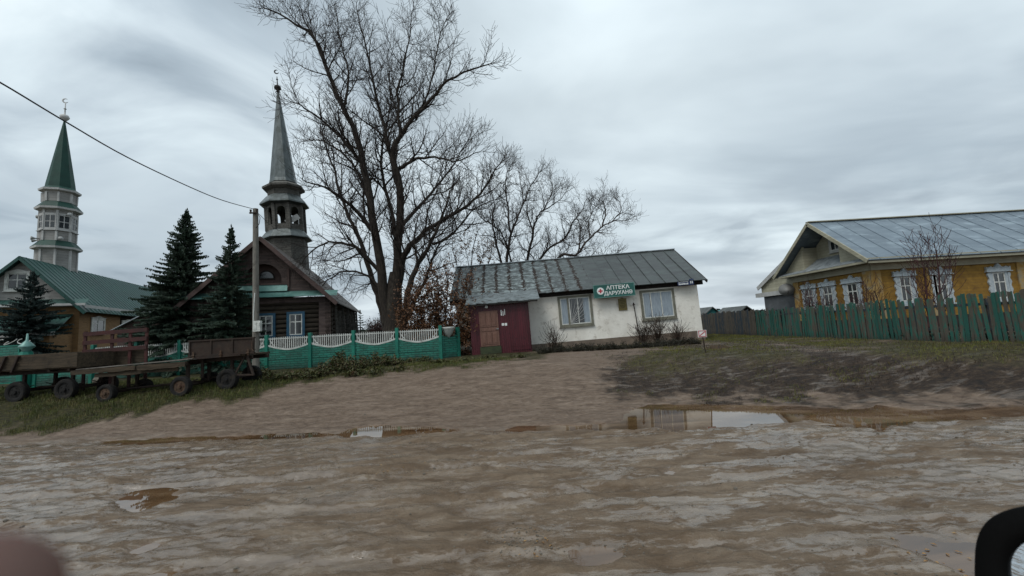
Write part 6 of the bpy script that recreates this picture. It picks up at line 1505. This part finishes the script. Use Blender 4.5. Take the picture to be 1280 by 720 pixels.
# stones and leaves on the road: each visible stone is small; scatter as stuff
random.seed(55); mb = MB(); lf_ = MB()
def stone(mb, p, s_):
    vs = []; a0 = random.uniform(0, 6.28)
    for lay, rr, zz in ((0, 1, -.2), (1, .9, .35), (2, .45, .6)):
        for k in range(6): an = a0+k*pi/3+lay*.3; r = s_*rr*random.uniform(.75, 1.2); vs.append((p.x+r*cos(an), p.y+r*sin(an)*.8, p.z+zz*s_))
    fs = [(l*6+k, l*6+(k+1) % 6, (l+1)*6+(k+1) % 6, (l+1)*6+k) for l in (0, 1) for k in range(6)]+[(12, 13, 14, 15, 16, 17)]; mb.add(vs, fs)
for _ in range(2600):
    x = random.uniform(-9, 12); y = random.choice((random.uniform(3.4, 9.5), random.uniform(3.4, 16))); q = Vector((x, y, hz(x, y))); stone(mb, q, random.uniform(.004, .013)*(1+(random.random() < .05)*1.6))
for (cx_, cy_, n, sp) in ((655, 676, 120, 26), (775, 690, 40, 12), (500, 585, 40, 30), (1170, 690, 30, 60)):
    for _ in range(n): 
        q0 = gp0(cx_+random.gauss(0, sp), cy_+random.gauss(0, sp*.35)); q = Vector((q0[0], q0[1], hz(*q0))); stone(mb, q, random.uniform(.006, .016))
o = mb.build('pebbles', MATS['stone'], fix=False); tag(o, 'small pebbles and grit scattered over the wet mud road', 'pebbles', kind='stuff')
for _ in range(90):
    k = random.random()
    px, py = (random.gauss(1180, 55), random.gauss(690, 14)) if k < .35 else ((random.gauss(655, 22), random.gauss(676, 10)) if k < .55 else ((random.gauss(500, 30), random.gauss(585, 5)) if k < .7 else (random.uniform(150, 500), random.uniform(556, 600))))
    q0 = gp0(px, py); z = max(hz(*q0), -.024)+.004; a_ = random.uniform(0, 6.28); s_ = random.uniform(.012, .03); u = Vector((cos(a_), sin(a_), 0))*s_; v_ = Vector((-sin(a_), cos(a_), 0))*s_*.45; p = Vector((q0[0], q0[1], z))
    lf_.add([p-u, p-v_+Vector((0, 0, .004)), p+u, p+v_+Vector((0, 0, .006))], [(0, 1, 2, 3)])
o = lf_.build('fallen_leaves', MATS['dead_leaf'], fix=False); tag(o, 'yellow fallen leaves lying on the wet road and in puddles', 'leaves', kind='stuff')
# ================================================================== CAR SIDE MIRROR
mk('black_plastic', '030303', '050505', 30, rough=.75, bump=.02, spec=.1)
m, t, b = newmat('mirror_glass'); b.inputs['Metallic'].default_value = 1; b.inputs['Base Color'].default_value = (.78, .86, .93, 1); b.inputs['Roughness'].default_value = .01; MATS['mirror_glass'] = m
O_ = at(1322, 705, .62); dv = (O_-CP).normalized(); nrm = (Vector((-1, -.35, -.05)).normalized()-dv).normalized()
def onplane(px, py, off=0.):
    d = ray(px, py); k = ((O_-nrm*off)-CP).dot(nrm)/d.dot(nrm); return CP+d*k
cx_, cy_ = 1322, 712
def se(rx, ry, e=3.2, n=44):
    L2 = []
    for i in range(n): a = 2*pi*i/n; c_, s_ = cos(a), sin(a); L2.append((cx_+rx*math.copysign(abs(c_)**(2/e), c_), cy_+ry*math.copysign(abs(s_)**(2/e), s_)))
    return L2
sm = thing('side_mirror', 'black car side mirror cut off at the lower right corner', 'car mirror', O_)
off_ = Matrix.Translation(-O_)
mb = MB(); outer = [onplane(*p) for p in se(104, 80)]; inner = [onplane(*p) for p in se(63, 42, 2.3)]; n = len(outer)
inn2 = [p-nrm*.012 for p in inner]
rings = [[p-nrm*0 for p in inn2], inner]
c0 = sum(outer, Vector())/n
rings.append([p.lerp(q, .35)+nrm*.004 for p, q in zip(inner, outer)]); rings.append([c0+(p-c0)*.97+nrm*.003 for p in outer]); rings.append(outer)
for f, dd_ in ((1.0, .03), (.97, .06), (.88, .085), (.7, .105), (.4, .115)): rings.append([c0+(p-c0)*f-nrm*dd_ for p in outer])
vs_ = [p for r in rings for p in r]; fs_ = [(i*n+k, i*n+(k+1) % n, (i+1)*n+(k+1) % n, (i+1)*n+k) for i in range(len(rings)-1) for k in range(n)]+[tuple((len(rings)-1)*n+k for k in range(n))]
mb.add(vs_, fs_); o = mb.build('housing', MATS['black_plastic'], sm, smooth=True); o.matrix_parent_inverse = off_
mb = MB(); gl = [c0+(p-c0)*1.02-nrm*.010 for p in inner]; mb.prism(gl, -nrm*.002); o = mb.build('mirror_glass', MATS['mirror_glass'], sm); o.matrix_parent_inverse = off_
mb = MB(); mb.tube([c0-nrm*.05, c0-nrm*.05+Vector((.02, -.10, -.10)), c0-nrm*.06+Vector((.05, -.2, -.12))], [.03, .028, .035], 10); o = mb.build('arm', MATS['black_plastic'], sm); o.matrix_parent_inverse = off_
# ================================================================== PHOTOGRAPHER'S HAND (fingertip in the lower left corner)
m, t, b = newmat('skin'); b.inputs['Base Color'].default_value = lin('5b3f35'); b.inputs['Roughness'].default_value = .55; b.inputs['Subsurface Weight'].default_value = .08; b.inputs['Subsurface Scale'].default_value = .01; MATS['skin'] = m
mk('dark_sleeve', '15171c', '23262d', 20, rough=.9, bump=.3)
def skinned(name, verts, edges, rads, mat, parent=None, root=0, sub=2):
    me = bpy.data.meshes.new(name); me.from_pydata([tuple(v) for v in verts], edges, []); o = bpy.data.objects.new(name, me); COL.objects.link(o)
    sk = o.modifiers.new('s', 'SKIN'); 
    for i, r in enumerate(rads): me.skin_vertices[0].data[i].radius = (r, r); me.skin_vertices[0].data[i].use_root = (i == root)
    ss = o.modifiers.new('u', 'SUBSURF'); ss.levels = sub; ss.render_levels = sub
    dg = bpy.context.evaluated_depsgraph_get(); dg.update(); m2 = bpy.data.meshes.new_from_object(o.evaluated_get(dg)); bpy.data.objects.remove(o)
    m2.materials.clear(); m2.materials.append(mat)
    for p in m2.polygons: p.use_smooth = True
    o = bpy.data.objects.new(name, m2); COL.objects.link(o); return o
tip = at(30, 690, .050); 
# forearm comes from below; the hand holds the (unseen) phone, index finger reaching up beside the lens
wr = tip+Vector((-.060, -.035, -.140)); palm = wr+Vector((.004, .006, .055))
V_ = [wr+Vector((-.03, -.05, -.20)), wr+Vector((-.008, -.012, -.05)), wr, palm]; R_s = [.034, .027, .026, .030]; E_l = [(0, 1), (1, 2), (2, 3)]
def finger(kn, pts_, rr):
    i0 = len(V_); V_.append(kn); R_s.append(rr[0]); E_l.append((3, i0)); pv_ = i0
    for p, r in zip(pts_, rr[1:]): V_.append(p); R_s.append(r); E_l.append((pv_, len(V_)-1)); pv_ = len(V_)-1
k1 = palm+Vector((.012, .020, .030)); finger(k1, [k1.lerp(tip, .45)+Vector((-.004, 0, .002)), k1.lerp(tip, .78)+Vector((-.001, 0, .001)), tip], (.0115, .0115, .0115, .0105))
for j, (dx_, dz_, ln) in enumerate(((-.010, .026, .030), (-.032, .020, .028), (-.052, .012, .022))):
    k = palm+Vector((dx_, .014, dz_)); finger(k, [k+Vector((0, .028, .012))*(ln/.030), k+Vector((.002, .042, -.008))*(ln/.030), k+Vector((.004, .034, -.026))*(ln/.030)], (.0100-.0007*j, .0090-.0007*j, .0082-.0006*j, .0072-.0005*j))
th_ = wr+Vector((.026, .004, .020)); finger(th_, [th_+Vector((.016, .010, .022)), th_+Vector((.020, .020, .044)), th_+Vector((.016, .028, .060))], (.0135, .0115, .0100, .0088))
print('hand', [tuple(round(c, 3) for c in v) for v in V_])
hd = skinned('person', V_, E_l, R_s, MATS['skin'], root=2); tag(hd, "blurred pinkish fingertip of the photographer's hand intruding at the lower left corner", 'person')
sl_ = MB(); A0, A1 = V_[0], V_[1]; sl_.tube([A0+(A0-A1)*.6, A0, A0.lerp(A1, .75)], [.05, .044, .036], 16); o = sl_.build('sleeve', MATS['dark_sleeve'], hd, smooth=True)
